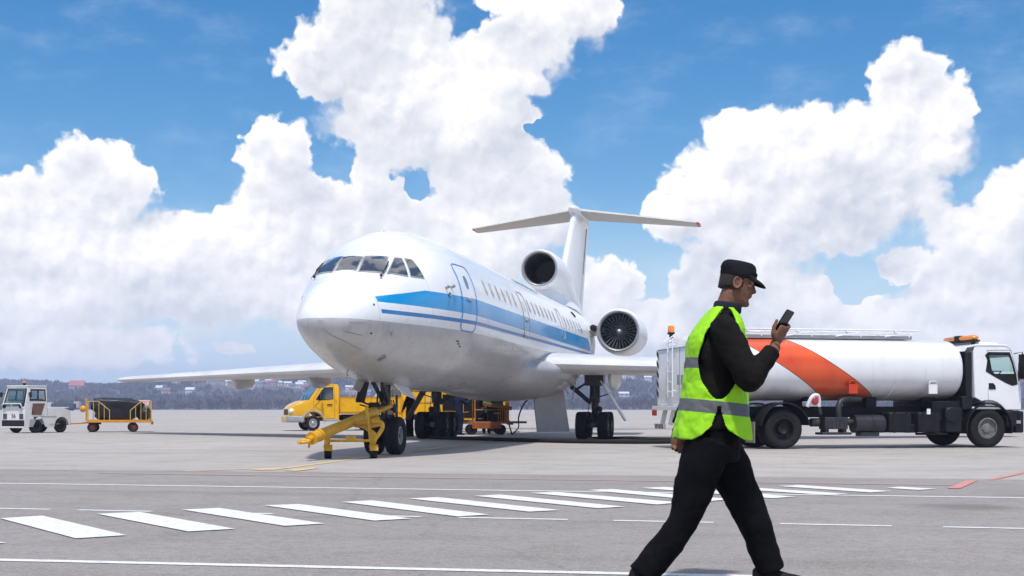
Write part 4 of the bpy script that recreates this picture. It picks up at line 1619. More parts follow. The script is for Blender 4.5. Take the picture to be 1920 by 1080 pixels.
# ---- yellow light trucks
def light_truck(loc, rz, label, body, name='light_truck', number=None, group=None):
    root = empty(name, loc, rz, label, 'truck' if body == 'flatbed' else 'van', group)
    root.scale = (0.92, 1.0, 1.0)
    W = 0.98
    sh = lambda x, z: 0.0 if z < 1.25 else (z - 1.25) * 0.16
    arch = arc(0, 0.34, 0.50, 12, 168, 14)
    outer = [(-0.56, 0.44), (-1.26, 0.44), (-1.28, 1.95), (-1.20, 2.06), (-0.50, 2.09), (-0.30, 2.03), (0.02, 1.62), (0.24, 1.36), (0.52, 1.30), (0.52, 0.44)] + arch
    win = [(-0.14, 1.40), (-0.42, 1.78), (-0.57, 1.93), (-0.98, 1.95), (-0.98, 1.43), (-0.28, 1.38)]
    b = MB()
    for s in (-1, 1):
        plate(b, outer, [win], s * W, 0.04, sh)
    # roof, back wall, floor, bonnet
    b.loft([[Vector((-1.28, y, 1.92)), Vector((-1.22, y, 2.08)), Vector((-0.50, y, 2.12)), Vector((-0.28, y, 2.04)), Vector((-0.30, y, 2.0)), Vector((-0.52, y, 2.07)), Vector((-1.2, y, 2.03)), Vector((-1.24, y, 1.92))] for y in (-0.85, 0.85)])
    b.box((-1.26, 0, 1.2), (0.04, 1.84, 1.5))
    b.box((-0.4, 0, 0.62), (1.7, 1.8, 0.05))
    b.box((-0.02, 0, 1.15), (0.35, 1.7, 0.5))
    rr = []
    for x, w, z0, z1 in ((0.20, 0.975, 0.62, 1.375), (0.50, 0.975, 0.62, 1.325), (0.75, 0.955, 0.62, 1.235), (0.95, 0.90, 0.62, 1.13), (1.08, 0.80, 0.64, 1.03), (1.13, 0.70, 0.68, 0.97)):
        rr.append(rrect(w, z0, z1, 0.10, x))
    b.loft(rr)
    cab = b.build('cab', M_YEL, root, bevel=0.012)
    b = MB()
    rr = []
    for x, w in ((0.44, 1.0), (0.85, 0.99), (1.08, 0.93), (1.20, 0.78), (1.24, 0.6)):
        rr.append(rrect(w, 0.38, 0.68, 0.07, x))
    b.loft(rr)
    bp = b.build('bumper', M_GREYP, root)
    b = MB()
    b.loft([rrect(0.62, 0.40, 0.69, 0.06, 1.10), rrect(0.62, 0.40, 0.69, 0.06, 1.25), rrect(0.52, 0.44, 0.64, 0.05, 1.27)])
    b.build('bumper_centre', M_YEL, bp)
    b = MB()
    b.loft([rrect(0.42, 0.70, 0.98, 0.05, 1.05), rrect(0.42, 0.71, 0.97, 0.05, 1.15)])
    for k in range(4):
        b.box((1.155, 0, 0.75 + k * 0.06), (0.012, 0.8, 0.015))
    b.build('grille', BLACKP, cab)
    for s in (-1, 1):
        b = MB()
        b.ball((0.99, s * 0.76, 0.90), (0.17, 0.17, 0.125), 16, 10, rot=(0, 0.35, s * 0.5))
        b.build('headlight', M_LAMP, cab)
        b = MB()
        pts = arc(0, 0.34, 0.53, 4, 176, 16)
        b.loft([[Vector((x, s * (W - 0.02), z)), Vector((x, s * (W + 0.03), z)), Vector((x * 1.12, s * (W + 0.025), 0.34 + (z - 0.34) * 1.12)), Vector((x * 1.12, s * (W - 0.02), 0.34 + (z - 0.34) * 1.12))] for x, z in pts])
        b.build('wheel_arch_trim', M_GREYP, cab)
        b = MB()
        b.box((-0.92, s * 0.95, 0.47), (0.62, 0.14, 0.10))
        b.build('sill_step', M_GREYP, cab, bevel=0.01)
        pane('side_window', win, s * (W - 0.015), M_DKGLASS, cab, sh)
        b = MB()
        b.tube([Vector((x, s * (W + 0.004 - sh(x, z)), z)) for x, z in win + [win[0]]], 0.014, 6)
        b.tube([Vector((x, s * (W + 0.004 - sh(x, z)), z)) for x, z in ((-0.545, 1.40), (-0.545, 1.93))], 0.014, 6)
        b.build('window_seal', BLACKP, cab)
        b = MB()
        b.tube([Vector((x, s * (W + 0.002 - sh(x, z)), z)) for x, z in ((-0.03, 0.96), (-0.03, 1.42), (-0.30, 1.84), (-0.5, 2.02), (-1.03, 2.04), (-1.05, 1.4), (-1.05, 0.56), (-0.62, 0.56))], 0.007, 6)
        b.build('door_gap', mat('dark_gap', (0.10, 0.05, 0.01), 0.8), cab)
        b = MB()
        b.box((-0.80, s * (W + 0.012), 1.17), (0.26, 0.025, 0.045))
        b.build('door_handle', BLACKP, cab, bevel=0.006)
        b = MB()
        b.tube([(-0.10, s * W, 1.12), (-0.20, s * (W + 0.10), 1.22), (-0.36, s * (W + 0.22), 1.45)], 0.014, 8)
        b.box((-0.36, s * (W + 0.24), 1.56), (0.07, 0.16, 0.32))
        b.build('mirror', BLACKP, cab, bevel=0.02)
        b = MB()
        b.box((-1.12, s * (W - 0.012), 1.35), (0.05, 0.01, 0.12))
        b.build('marker_lamp', M_AMBER, cab)
        wheel(root, (0, s * 0.86, 0.34), (0, s, 0), 0.34, 0.22, 0.20, RUBBER, M_HUB, hub=0.02, dish=0.02, bolts=6, n=28)
        for k, yy in enumerate((0.86, 0.64)):
            wheel(root, (-2.95, s * yy, 0.34), (0, s, 0), 0.34, 0.19, 0.20, RUBBER, M_HUB, hub=0.0, dish=0.07, bolts=6, n=28)
    b = MB()
    b.loft([[Vector((-0.29, y * 0.86, 2.035)), Vector((0.30, y * 0.93, 1.37)), Vector((0.285, y * 0.93, 1.36)), Vector((-0.305, y * 0.86, 2.02))] for y in (-1, 1)])
    b.build('windscreen', glass_material('windscreen_glass', (0.75, 0.8, 0.82), 0.5), cab, ang=None)
    b = MB()
    b.tube([(0.30, 0.5, 1.39), (0.10, 0.1, 1.60)], 0.012, 6); b.tube([(0.30, -0.2, 1.39), (0.10, -0.6, 1.60)], 0.012, 6)
    b.build('wiper', BLACKP, cab)
    for y in (-0.45, 0.45):
        b = MB()
        b.box((-0.75, y, 0.98), (0.5, 0.5, 0.16)); b.box((-1.04, y, 1.38), (0.14, 0.46, 0.75), rot=(0, -0.15, 0))
        b.build('seat', M_SEAT, cab, bevel=0.03)
    b = MB()
    for s in (-1, 1):
        b.box((-2.3, s * 0.38, 0.62), (3.8, 0.07, 0.18))
    b.tube([(-2.95, -0.7, 0.34), (-2.95, 0.7, 0.34)], 0.07, 10); b.tube([(0, -0.8, 0.34), (0, 0.8, 0.34)], 0.05, 10)
    b.box((-1.9, 0.5, 0.60), (0.7, 0.3, 0.26)); b.box((-1.8, -0.5, 0.58), (0.5, 0.3, 0.26))
    for s in (-1, 1):
        b.box((-3.5, s * 0.78, 0.55), (0.02, 0.3, 0.4))
    b.build('chassis', DARK, root, bevel=0.01)
    if body == 'flatbed':
        b = MB()
        b.box((-2.85, 0, 0.80), (3.1, 2.02, 0.09))
        for s in (-1, 1):
            b.box((-2.85, s * 1.0, 1.17), (3.1, 0.035, 0.68))
        b.box((-1.32, 0, 1.17), (0.04, 1.96, 0.68)); b.box((-4.38, 0, 1.17), (0.04, 1.96, 0.68))
        bed = b.build('cargo_bed', M_YEL, root, bevel=0.008)
        b = MB()
        for s in (-1, 1):
            for z in (0.84, 1.50):
                b.box((-2.85, s * 1.022, z), (3.1, 0.02, 0.03))
            for x in (-1.34, -2.85, -4.36):
                b.box((x, s * 1.024, 1.17), (0.05, 0.02, 0.68))
            b.box((-1.48, s * 1.022, 1.17), (0.13, 0.016, 0.03))
        b.build('bed_rib', mat('bed_rib_paint', (0.60, 0.29, 0.01), 0.4), bed)
    else:
        b = MB()
        b.box((-3.05, 0, 1.68), (3.5, 2.1, 1.85))
        box_ = b.build('box_body', M_YEL, root, bevel=0.02)
        b = MB()
        for s in (-1, 1):
            for x in (-1.5, -2.2, -2.9, -3.6, -4.3):
                b.box((x, s * 1.055, 1.68), (0.025, 0.012, 1.7))
            for z in (1.25, 1.8):
                b.box((-3.05, s * 1.055, z), (3.4, 0.012, 0.025))
        b.build('panel_gap', mat('dark_gap', (0.10, 0.05, 0.01), 0.8), box_)
        b = MB()
        for x in (-2.55, -3.25):
            b.box((x, 1.058, 1.52), (0.55, 0.012, 0.42)); b.box((x, -1.058, 1.52), (0.55, 0.012, 0.42))
        b.build('hatch', mat('pale_yellow_panel', (0.72, 0.46, 0.12), 0.45), box_)
    if number:
        for s in (-1, 1):
            text_mesh(number, 0.36, 'number_marking', M_REDINK, cab, basis((-s, 0, 0), (0, 0, 1), (-0.98, s * (W + 0.012), 0.86)), 0.004)
    return root


def face_to(heading_deg):
    """rotation for a vehicle whose nose points left and heading_deg towards the camera."""
    return PI + R(heading_deg)


light_truck((-9.18, 57.9, 0), face_to(20), 'yellow flatbed light truck with grey bumper seen behind the nose wheel', 'flatbed')
light_truck((-6.3, 60.6, 0), face_to(14), 'yellow box van with red number 8 on its door behind the nose wheel', 'box', 'box_van', '8')


# ---- white baggage tractor
tug = empty('baggage_tractor', (-19.95, 52.5, 0), face_to(62), 'white baggage tractor numbered 56 with an open sided cab', 'tractor')
sh = lambda x, z: 0.0 if z < 1.3 else (z - 1.3) * 0.10
W = 0.66
b = MB()
lower = [(0.62, 0.22), (0.62, 1.04), (-0.50, 1.04), (-0.52, 1.06), (-1.30, 1.06), (-1.72, 0.92), (-1.78, 0.80), (-1.78, 0.30), (-1.70, 0.30)] + arc(-1.30, 0.28, 0.37, 176, 4, 12) + [(-0.92, 0.24), (-0.46, 0.24)]
lower += arc(0.0, 0.28, 0.37, 176, 90, 6)[:1] and [(-0.40, 0.34), (-0.24, 0.66), (0.14, 0.66), (0.24, 0.26)]
for s in (-1, 1):
    plate(b, lower, [], s * W, 0.05)
b.box((0.60, 0, 0.63), (0.05, 2 * W - 0.1, 0.82))
b.box((-1.13, 0, 1.04), (1.2, 2 * W - 0.1, 0.04))
b.box((-1.75, 0, 0.60), (0.05, 2 * W - 0.1, 0.60))
b.box((-0.5, 0, 0.45), (2.2, 2 * W - 0.55, 0.2))
b.box((0.665, 0, 0.24), (0.08, 2 * W + 0.04, 0.06))
body = b.build('body', M_TUGW, tug, bevel=0.015)
b = MB()
cabo = [(0.62, 1.04), (0.56, 1.30), (0.40, 1.84), (0.36, 1.90), (-0.52, 1.90), (-0.54, 1.84), (-0.52, 1.04)]
doorw = [(0.26, 1.76), (0.36, 1.33), (-0.44, 1.33), (-0.45, 1.76)]
lowop = [(0.24, 1.24), (0.32, 0.62), (-0.20, 0.62), (-0.42, 1.24)]
for s in (-1, 1):
    plate(b, [(0.63, 1.0), (0.56, 1.30), (0.40, 1.84), (0.36, 1.92), (-0.54, 1.92), (-0.54, 1.0)], [doorw], s * (W + 0.002), 0.045, sh)
b.box((-0.06, 0, 1.915), (0.98, 1.24, 0.05))
b.box((-0.52, 0, 1.2), (0.04, 1.22, 0.34))
b.box((0.615, 0, 1.03), (0.06, 1.22, 0.09))
b.box((0.385, 0, 1.85), (0.05, 1.18, 0.10))
for s in (-1, 1):
    b.box((-0.52, s * 0.54, 1.55), (0.05, 0.08, 0.7))
cab = b.build('cab', M_TUGW, tug, bevel=0.012)
for s in (-1, 1):
    f = MB()
    plate(f, [(0.28, 1.79), (0.385, 1.31), (-0.46, 1.31), (-0.47, 1.79)], [[(0.24, 1.73), (0.32, 1.36), (-0.42, 1.36), (-0.43, 1.73)]], s * (W + 0.008), 0.02, sh)
    plate(f, [(-0.06, 1.73), (-0.03, 1.36), (-0.09, 1.36), (-0.12, 1.73)], [], s * (W + 0.008), 0.02, sh)
    f.build('window_frame', BLACKP, cab)
    pane('side_window', [(0.25, 1.74), (0.33, 1.35), (-0.43, 1.35), (-0.44, 1.74)], s * (W - 0.005), M_GLASS, cab, sh)
    p = MB()
    plate(p, [(0.22, 1.21), (0.28, 0.74), (-0.22, 0.74), (-0.40, 1.21)], [], s * (W + 0.010), 0.012)
    p.build('lower_door_panel', M_BROWN, cab)
    p = MB()
    plate(p, [(0.36, 0.56), (0.40, 0.30), (0.22, 0.24), (0.06, 0.50), (0.02, 0.56)], [], s * (W + 0.006), 0.012)
    p.build('step_plate', M_GREYP, body)
    p = MB()
    p.box((-0.55, s * (W + 0.005), 0.68), (0.9, 0.012, 0.02)); p.box((-0.9, s * (W + 0.005), 0.36), (0.56, 0.012, 0.015))
    p.tube([(-0.52, s * (W + 0.004), 0.70), (-0.52, s * (W + 0.004), 1.04)], 0.008, 6)
    p.build('panel_gap', M_SEAL, body)
    wheel(tug, (0.0, s * 0.56, 0.28), (0, s, 0), 0.28, 0.20, 0.15, RUBBER, DARK, n=24, bolts=6)
    wheel(tug, (-1.30, s * 0.56, 0.28), (0, s, 0), 0.28, 0.20, 0.15, RUBBER, DARK, n=24, bolts=6)
    p = MB()
    p.tube([(0.42, s * 0.6, 1.62), (0.5, s * 0.82, 1.60)], 0.015, 6)
    p.box((0.5, s * 0.85, 1.56), (0.04, 0.13, 0.2))
    p.build('mirror', BLACKP, cab, bevel=0.02)
b = MB()
b.loft([[Vector((0.60, y * 0.60, 1.08)), Vector((0.405, y * 0.55, 1.80)), Vector((0.39, y * 0.55, 1.80)), Vector((0.585, y * 0.60, 1.08))] for y in (-1, 1)])
b.build('windscreen', M_GLASS, cab, ang=None)
b = MB()
P = [(0.612, 0.56, 1.09), (0.418, 0.52, 1.80), (0.418, -0.52, 1.80), (0.612, -0.56, 1.09)]
b.tube(P + [P[0]], 0.022, 6)
b.build('windscreen_seal', BLACKP, cab)
b = MB()
b.tube([(0.66, 0.55, 1.02), (0.72, 0.55, 1.16), (0.72, 0.50, 1.20), (0.72, -0.50, 1.20), (0.72, -0.55, 1.16), (0.66, -0.55, 1.02)], 0.022, 8)
b.tube([(0.72, 0.0, 1.20), (0.66, 0.0, 1.02)], 0.02, 8)
b.build('guard_rail', M_TUGW, body)
for y in (0.3, -0.3):
    b = MB()
    b.lathe([(0.0, 0.0), (0.075, 0.0), (0.08, 0.08), (0.0, 0.09)], (0.62, y * 1.6, 1.08), (1, 0, 0), 14)
    b.build('work_lamp', BLACKP, body)
b = MB()
b.box((0.635, 0, 0.40), (0.03, 2 * W - 0.04, 0.25))
b.build('bumper_pad', BLACKP, body, bevel=0.01)
for s in (-1, 1):
    b = MB()
    b.box((0.632, s * 0.47, 0.68), (0.02, 0.22, 0.22))
    b.build('headlight', mat('dark_lamp', (0.05, 0.03, 0.03), 0.2, coat=0.6), body, bevel=0.008)
text_mesh('56', 0.25, 'number_marking', M_INK, body, basis((0, 1, 0), (0, 0, 1), (0.632, 0.02, 0.69)), 0.003)
b = MB()
b.box((-0.32, 0, 0.92), (0.4, 1.0, 0.14)); b.box((-0.47, 0, 1.2), (0.1, 0.9, 0.4))
b.build('seat', M_SEAT, cab, bevel=0.03)
b = MB()
b.tube(catmull([(0.28, -0.15, 1.14), (0.2, 0.0, 1.2), (0.15, 0.15, 1.22), (0.2, 0.3, 1.2), (0.28, 0.42, 1.14)], 4), 0.015, 6)
b.build('steering_wheel', BLACKP, cab)
beacon(tug, (0.15, 0.1, 1.99), 0.06, 0.14)
b = MB()
b.box((-1.82, 0, 0.34), (0.16, 0.16, 0.14)); b.tube([(-1.9, 0, 0.26), (-1.9, 0, 0.44)], 0.02, 8)
b.build('tow_hitch', DARK, tug, bevel=0.01)
b = MB()
b.tube([(-0.56, 0.40, 1.08), (-0.58, 0.40, 1.24), (-0.75, 0.40, 1.24), (-0.78, 0.40, 1.08)], 0.016, 6)
b.box((-1.0, -0.2, 1.13), (0.35, 0.4, 0.14))
b.build('deck_box', M_TUGW, body, bevel=0.01)

# ---- baggage cart behind the tractor
cart = empty('baggage_cart', (-16.26, 54.9, 0), face_to(19), 'yellow railed baggage cart behind the white tractor', 'cart')
b = MB()
b.box((0.55, 0, 0.47), (2.62, 1.25, 0.05))
for s in (-1, 1):
    b.box((0.55, s * 0.63, 0.46), (2.62, 0.04, 0.11))
for x in (-0.75, 1.85):
    b.box((x, 0, 0.46), (0.05, 1.26, 0.11))
b.box((-0.8, 0, 0.38), (0.10, 0.12, 0.14))
deck = b.build('deck', M_ORANGE, cart, bevel=0.008)
for x0, sx in ((-0.73, 1), (1.83, -1)):
    b = MB()
    for y in (-0.62, 0.62):
        b.tube([(x0, y, 0.5), (x0, y, 1.30), (x0 + sx * 0.42, y, 1.30), (x0 + sx * 0.86, y, 0.92), (x0 + sx * 0.86, y, 0.5)], 0.018, 8)
        for k, zt in ((1, 1.30), (2, 1.26), (3, 1.05)):
            b.tube([(x0 + sx * 0.215 * k, y, 0.5), (x0 + sx * 0.215 * k, y, zt if k < 2 else (1.30 if k == 1 else (1.28 if k == 2 else 1.10)))], 0.013, 6)
    for z in (0.9, 1.30):
        b.tube([(x0, -0.62, z), (x0, 0.62, z)], 0.018, 8)
    for k in range(1, 5):
        b.tube([(x0, -0.62 + k * 0.248, 0.5), (x0, -0.62 + k * 0.248, 1.30)], 0.013, 6)
    b.build('end_rail', mat('pale_yellow_rail', (0.62, 0.42, 0.12), 0.45, var=0.15, scale=6), cart)
b = MB()
b.box((1.90, 0.55, 0.96), (0.07, 0.07, 0.95)); b.box((1.90, 0.66, 1.02), (0.05, 0.04, 0.3))
b.build('post', M_ORANGE, cart, bevel=0.01)
b = MB()
b.lathe([(0.0, 0.0), (0.12, 0.0), (0.14, 0.05), (0.10, 0.10), (0.0, 0.12)], (2.02, 0.5, 0.98), (0.4, 1, 0), 18)
b.build('spare_wheel_cover', mat('gold_paint', (0.62, 0.30, 0.03), 0.35, var=0.2), cart, ang=50)
b = MB()
b.tube([(1.75, 0.3, 0.40), (2.55, 0.0, 0.36)], 0.03, 8); b.tube([(1.75, -0.3, 0.40), (2.55, 0.0, 0.36)], 0.03, 8)
b.tube([(2.5, 0, 0.36), (3.35, 0, 0.36)], 0.035, 8)
b.tube(catmull([(3.35, 0, 0.36), (3.45, 0.06, 0.36), (3.5, 0, 0.36), (3.45, -0.06, 0.36), (3.35, 0, 0.36)], 3), 0.02, 6)
b.build('drawbar', M_ORANGE, cart)
b = MB()
b.box((1.55, 0, 0.37), (0.5, 0.9, 0.08)); b.tube([(1.55, -0.5, 0.2), (1.55, 0.5, 0.2)], 0.03, 8); b.tube([(0, -0.5, 0.2), (0, 0.5, 0.2)], 0.03, 8)
b.box((0, 0, 0.32), (0.2, 0.9, 0.22)); b.box((1.55, 0, 0.28), (0.16, 0.9, 0.14))
b.build('axle', DARK, cart)
M_REDHUB = mat('red_hub', (0.22, 0.035, 0.02), 0.5, var=0.2)
for x in (0.0, 1.55):
    for s in (-1, 1):
        wheel(cart, (x + (0.12 if (x > 1 and s > 0) else 0), s * 0.55, 0.2), (0, s, 0), 0.20, 0.13, 0.11, RUBBER, M_REDHUB, n=22, bolts=5)


def lumpy(name, base, size, m, seed, lab, cat, rz=0, fold=0.05):
    """Cloth-covered heap: a superellipsoid pushed about by noise."""
    b = MB()
    nu, nv = 48, 24
    rr = []
    for i in range(nv + 1):
        th = PI * i / nv
        row = []
        for k in range(nu):
            ph = 2 * PI * k / nu
            sp = lambda v, e: math.copysign(abs(v) ** e, v)
            d = Vector((sp(math.sin(th), 0.5) * sp(math.cos(ph), 0.45), sp(math.sin(th), 0.5) * sp(math.sin(ph), 0.45), sp(math.cos(th), 0.6)))
            n = noise.noise(d * 1.7 + Vector((seed, 0, 0))) * 2.4 + noise.noise(d * 4.5 + Vector((0, seed, 0)))
            taper = 1.0 + 0.16 * d.z
            p = Vector((d.x * size[0] * taper, d.y * size[1] * taper, d.z * size[2])) * (1 + fold * n)
            p.z = max(p.z + size[2], 0.0)
            row.append(p)
        rr.append(row)
    b.loft(rr)
    o = b.build(name, m, None, ang=70)
    o.location = base
    o.rotation_euler = (0, 0, rz)
    return tag(o, lab, cat)


M_TARP = mat('black_tarpaulin', (0.012, 0.013, 0.018), 0.42, var=0.4, scale=4, bump=0.5, bscale=9)
hd = Vector((-math.cos(R(19)), -math.sin(R(19)), 0))
lumpy('luggage_tarpaulin', Vector((-16.26, 54.9, 0.5)) + hd * 0.62, (0.98, 0.56, 0.46), M_TARP, 3.1, 'black tarpaulin heaped over luggage on the yellow baggage cart', 'tarpaulin', face_to(19), 0.095)
lumpy('luggage_sack', Vector((-16.26, 54.9, 0.5)) + hd * -0.42, (0.27, 0.5, 0.27), M_TARP, 8.4, 'small dark sack at the tail end of the baggage cart', 'sack', face_to(19), 0.08)


# ---- yellow tow bar at the nose wheel
tow = empty('tow_bar', (-3.22, 25.85, 0), 0, 'yellow aircraft tow bar on two small wheels hooked to the nose gear', 'tow bar')
T0 = Vector((-3.22, 25.85, 0))
L_ = lambda x, y, z: Vector((x, y, z)) - T0
M_TOW = mat('tow_bar_yellow', (0.66, 0.34, 0.010), 0.42, var=0.14, scale=7, dirt=0.55, dirtcol=(0.16, 0.08, 0.02))
h0, h1 = Vector((-2.93, 27.35, 0.93)), Vector((-3.86, 24.75, 0.44))
dv = (h1 - h0).normalized()
b = MB()
b.tube([h0 - T0, h1 - T0], 0.105, 22)
b.tube([h0 + dv * 0.05 - T0, h0 + dv * 0.55 - T0], 0.125, 22)
b.tube([h1 - dv * 0.30 - T0, h1 - dv * 0.22 - T0], 0.125, 22)
b.tube([h1 - dv * 0.02 - T0, h1 + dv * 0.04 - T0], 0.125, 22)
main = b.build('main_tube', M_TOW, tow, ang=40)
b = MB()
e = h1 - T0
b.tube([e, e + dv * 0.20], 0.055, 12)
ring = [e + dv * (0.34 + 0.10 * math.cos(t)) + Vector((-dv.y, dv.x, 0)).normalized() * 0.10 * math.sin(t) for t in [2 * PI * k / 16 for k in range(17)]]
b.tube(ring, 0.032, 8, cap=False)
b.tube([e + dv * 0.1 - Vector((0, 0, 0.02)), e + dv * 0.14 - Vector((0, 0, 0.16))], 0.025, 8)
b.build('towing_eye', M_TOW, tow)
wl, wr = Vector((-3.70, 25.74, 0)), Vector((-2.80, 25.90, 0))
mid = h0.lerp(h1, 0.60)
b = MB()
b.tube([wl + Vector((0, 0, 0.36)) - T0, wr + Vector((0, 0, 0.36)) - T0], 0.028, 10)
c = (wl + wr) / 2 + Vector((0, 0, 0.41)) - T0
b.box(c, (0.20, 0.03, 0.09), rot=(0, 0, 0.17))
for w_, top in ((wl, h0.lerp(h1, 0.78)), (wr, h0.lerp(h1, 0.34))):
    b.tube(catmull([w_ + Vector((0, 0, 0.30)) - T0, w_ + Vector((0.01, 0.0, 0.50)) - T0, top - Vector((0, 0, 0.03)) - T0], 5), 0.042, 10)
    b.tube([w_ + Vector((-0.03, 0.02, 0.24)) - T0, w_ + Vector((-0.03, 0.02, 0.52)) - T0], 0.05, 12)
b.tube(catmull([wr + Vector((0.03, 0.05, 0.40)) - T0, wr + Vector((0.16, 0.10, 0.60)) - T0, wr + Vector((0.14, 0.15, 0.72)) - T0, wr + Vector((-0.02, 0.2, 0.74)) - T0, mid + Vector((0.25, 0.5, 0.05)) - T0], 6), 0.045, 12)
b.tube([wr + Vector((-0.06, 0, 0.35)) - T0, wr + Vector((-0.18, 0.3, 1.05)) - T0], 0.032, 10)
b.build('wheel_frame', M_TOW, tow)
b = MB()
b.box(h0.lerp(h1, 0.16) - T0 + Vector((0.16, 0.1, -0.12)), (0.24, 0.4, 0.2), rot=(0.1, -0.2, 0.2))
b.box(h0.lerp(h1, 0.28) - T0 + Vector((0.06, 0.0, -0.15)), (0.34, 0.3, 0.04), rot=(0.15, 0.1, 0.3))
b.tube([h0 - T0 + Vector((0.05, 0, 0)), h0 - T0 + Vector((0.30, 0.55, 0.14))], 0.05, 10)
b.tube([h0 - T0 + Vector((-0.12, 0, 0)), h0 - T0 + Vector((-0.02, 0.6, 0.12))], 0.05, 10)
b.build('coupling_head', M_TOW, tow, bevel=0.01)
b = MB()
b.box(h0 - T0 + Vector((-0.02, 0.05, 0.16)), (0.22, 0.2, 0.10), rot=(0, 0, 0.2))
b.tube([h0 - T0 + Vector((-0.1, 0, 0.15)), h0 - T0 + Vector((-0.38, -0.2, 0.28))], 0.022, 8)
b.tube([h0 - T0 + Vector((-0.1, 0.05, 0.10)), h0 - T0 + Vector((-0.30, -0.2, 0.16))], 0.018, 8)
b.build('release_lever', DARK, tow, bevel=0.01)
for w_ in (wl, wr):
    d = Vector((0.98, 0.17, 0))
    o = wheel(tow, w_ + Vector((0, 0, 0.125)) - T0, d, 0.125, 0.15, 0.06, RUBBER, M_TOW, n=22, bolts=4)
    b = MB()
    ff = arc(0, 0, 0.165, 35, 165, 10)
    b.loft([[w_ - T0 + Vector((0, 0, 0.14)) + Vector((-d.y, d.x, 0)) * x + d * s + Vector((0, 0, z)) for s, x, z in ((-0.085, p[0], p[1] - .02), (0.085, p[0], p[1] - .02), (0.085, p[0] * 0.9, p[1] * 0.9 - .02), (-0.085, p[0] * 0.9, p[1] * 0.9 - .02))] for p in ff])
    b.build('wheel_guard', M_TOW, tow)


# ---- railed service cart under the fuselage
scart = empty('service_cart', (-1.02, 49.2, 0), 0.12, 'rusty orange railed service trolley standing under the fuselage', 'trolley')
b = MB()
b.box((0, 0, 0.46), (1.70, 1.0, 0.08))
b.box((0, -0.5, 0.36), (1.1, 0.05, 0.25))
b.box((-0.72, -0.2, 0.54), (0.34, 0.5, 0.05))
deck = b.build('deck', mat('rust_orange', (0.30, 0.085, 0.022), 0.5, var=0.25, scale=6, dirt=0.5), scart, bevel=0.01)
M_RAIL = mat('orange_rail', (0.48, 0.19, 0.03), 0.5, var=0.2, scale=6)
b = MB()
for y in (-0.48, 0.48):
    b.tube([(-0.45, y, 0.5), (-0.45, y, 1.30), (-0.35, y, 1.40), (0.72, y, 1.40), (0.84, y, 1.28), (0.84, y, 0.5)], 0.022, 8)
    b.tube([(-0.45, y, 0.95), (0.84, y, 0.95)], 0.016, 8)
for k in range(7):
    b.tube([(0.84, -0.48 + 0.16 * k, 0.5), (0.84, -0.48 + 0.16 * k, 1.25)], 0.012, 6)
for k in range(5):
    b.tube([(0.44 + 0.08 * k, -0.48, 0.5), (0.44 + 0.08 * k, -0.48, 1.0)], 0.011, 6)
b.tube([(-0.88, -0.4, 0.5), (-0.88, -0.4, 0.85), (-0.66, -0.4, 0.87)], 0.02, 8)
b.build('rail', M_RAIL, scart)
b = MB()
b.box((0.42, -0.30, 1.14), (1.1, 0.5, 0.05), rot=(0, 0.16, 0))
b.box((0.42, -0.56, 1.08), (1.1, 0.02, 0.13), rot=(0, 0.16, 0))
b.build('lid', mat('lid_brown', (0.20, 0.075, 0.025), 0.5, var=0.2), scart, bevel=0.01)
b = MB()
b.box((0.42, 0.0, 0.80), (0.62, 0.7, 0.6)); b.box((-0.22, 0.0, 0.74), (0.36, 0.6, 0.46))
b.tube([(0.05, -0.40, 0.55), (0.05, -0.40, 1.1)], 0.05, 8)
b.lathe([(0.0, 0), (0.11, 0), (0.11, 0.03), (0, 0.03)], (-0.22, -0.32, 0.85), (0, -1, 0), 14)
b.build('power_unit', DARK, scart, bevel=0.02)
b = MB()
b.box((0.42, -0.36, 0.82), (0.26, 0.012, 0.05)); b.box((-0.24, -0.36, 0.62), (0.16, 0.012, 0.03))
b.build('maker_plate', STEEL, scart)
for x in (-0.55, 0.55):
    for s in (-1, 1):
        wheel(scart, (x, s * 0.42, 0.2), (0, s, 0), 0.2, 0.13, 0.10, RUBBER, DARK, n=22, bolts=5)
b = MB()
b.box((0.95, 0, 0.40), (0.25, 0.08, 0.05))
b.build('hitch', DARK, scart)

# ---- hoses on the apron
def hose(name, pts, r, lab, cat='hose', m=None, z=None):
    b = MB()
    b.tube(catmull(pts, 10), r, 10)
    o = b.build(name, m or RUBBER, None, ang=60)
    return tag(o, lab, cat)


gp = lambda px, py, z: ground(px, py) + Vector((0, 0, z))
hose('fuel_hose', [gp(797, 818, 0.3), gp(800, 821.5, .07), gp(820, 823.5, 0.055), gp(900, 826, .055), gp(1000, 829.3, .055), gp(1080, 831.4, .055), gp(1180, 832.4, .055), gp(1262, 832, .055), gp(1300, 830, .06), gp(1340, 826, .3)], 0.058, 'long black fuel hose lying across the apron to the tanker')
hose('coiled_hose', [gp(1262, 829.5, .05), gp(1215, 828.0, .06), gp(1170, 830.0, .05), gp(1125, 829.5, .05), gp(1104, 827.5, .06), gp(1112, 824.8, .06), gp(1145, 824.5, .06), gp(1185, 828.0, .12), gp(1225, 826.5, .06), gp(1260, 827.5, .06)], 0.045, 'slack loop of black hose folded beside the main landing gear')
bx = PLANE_O + AFT * 17.2 + STB * 0.35
hose('ground_power_cable', [Vector((-0.12, 48.7, 0.42)), Vector((0.0, 48.6, .03)), gp(962, 813.5, .03), gp(972, 808, .15), Vector((0.25, 47.2, 0.7)), Vector((0.42, 46.2, 1.15)), Vector((0.62, 45.8, 1.42)), Vector((0.38, 45.7, 1.66)), Vector((bx.x, bx.y, 1.9))], 0.028, 'thin black cable rising from the trolley to the belly', 'cable')

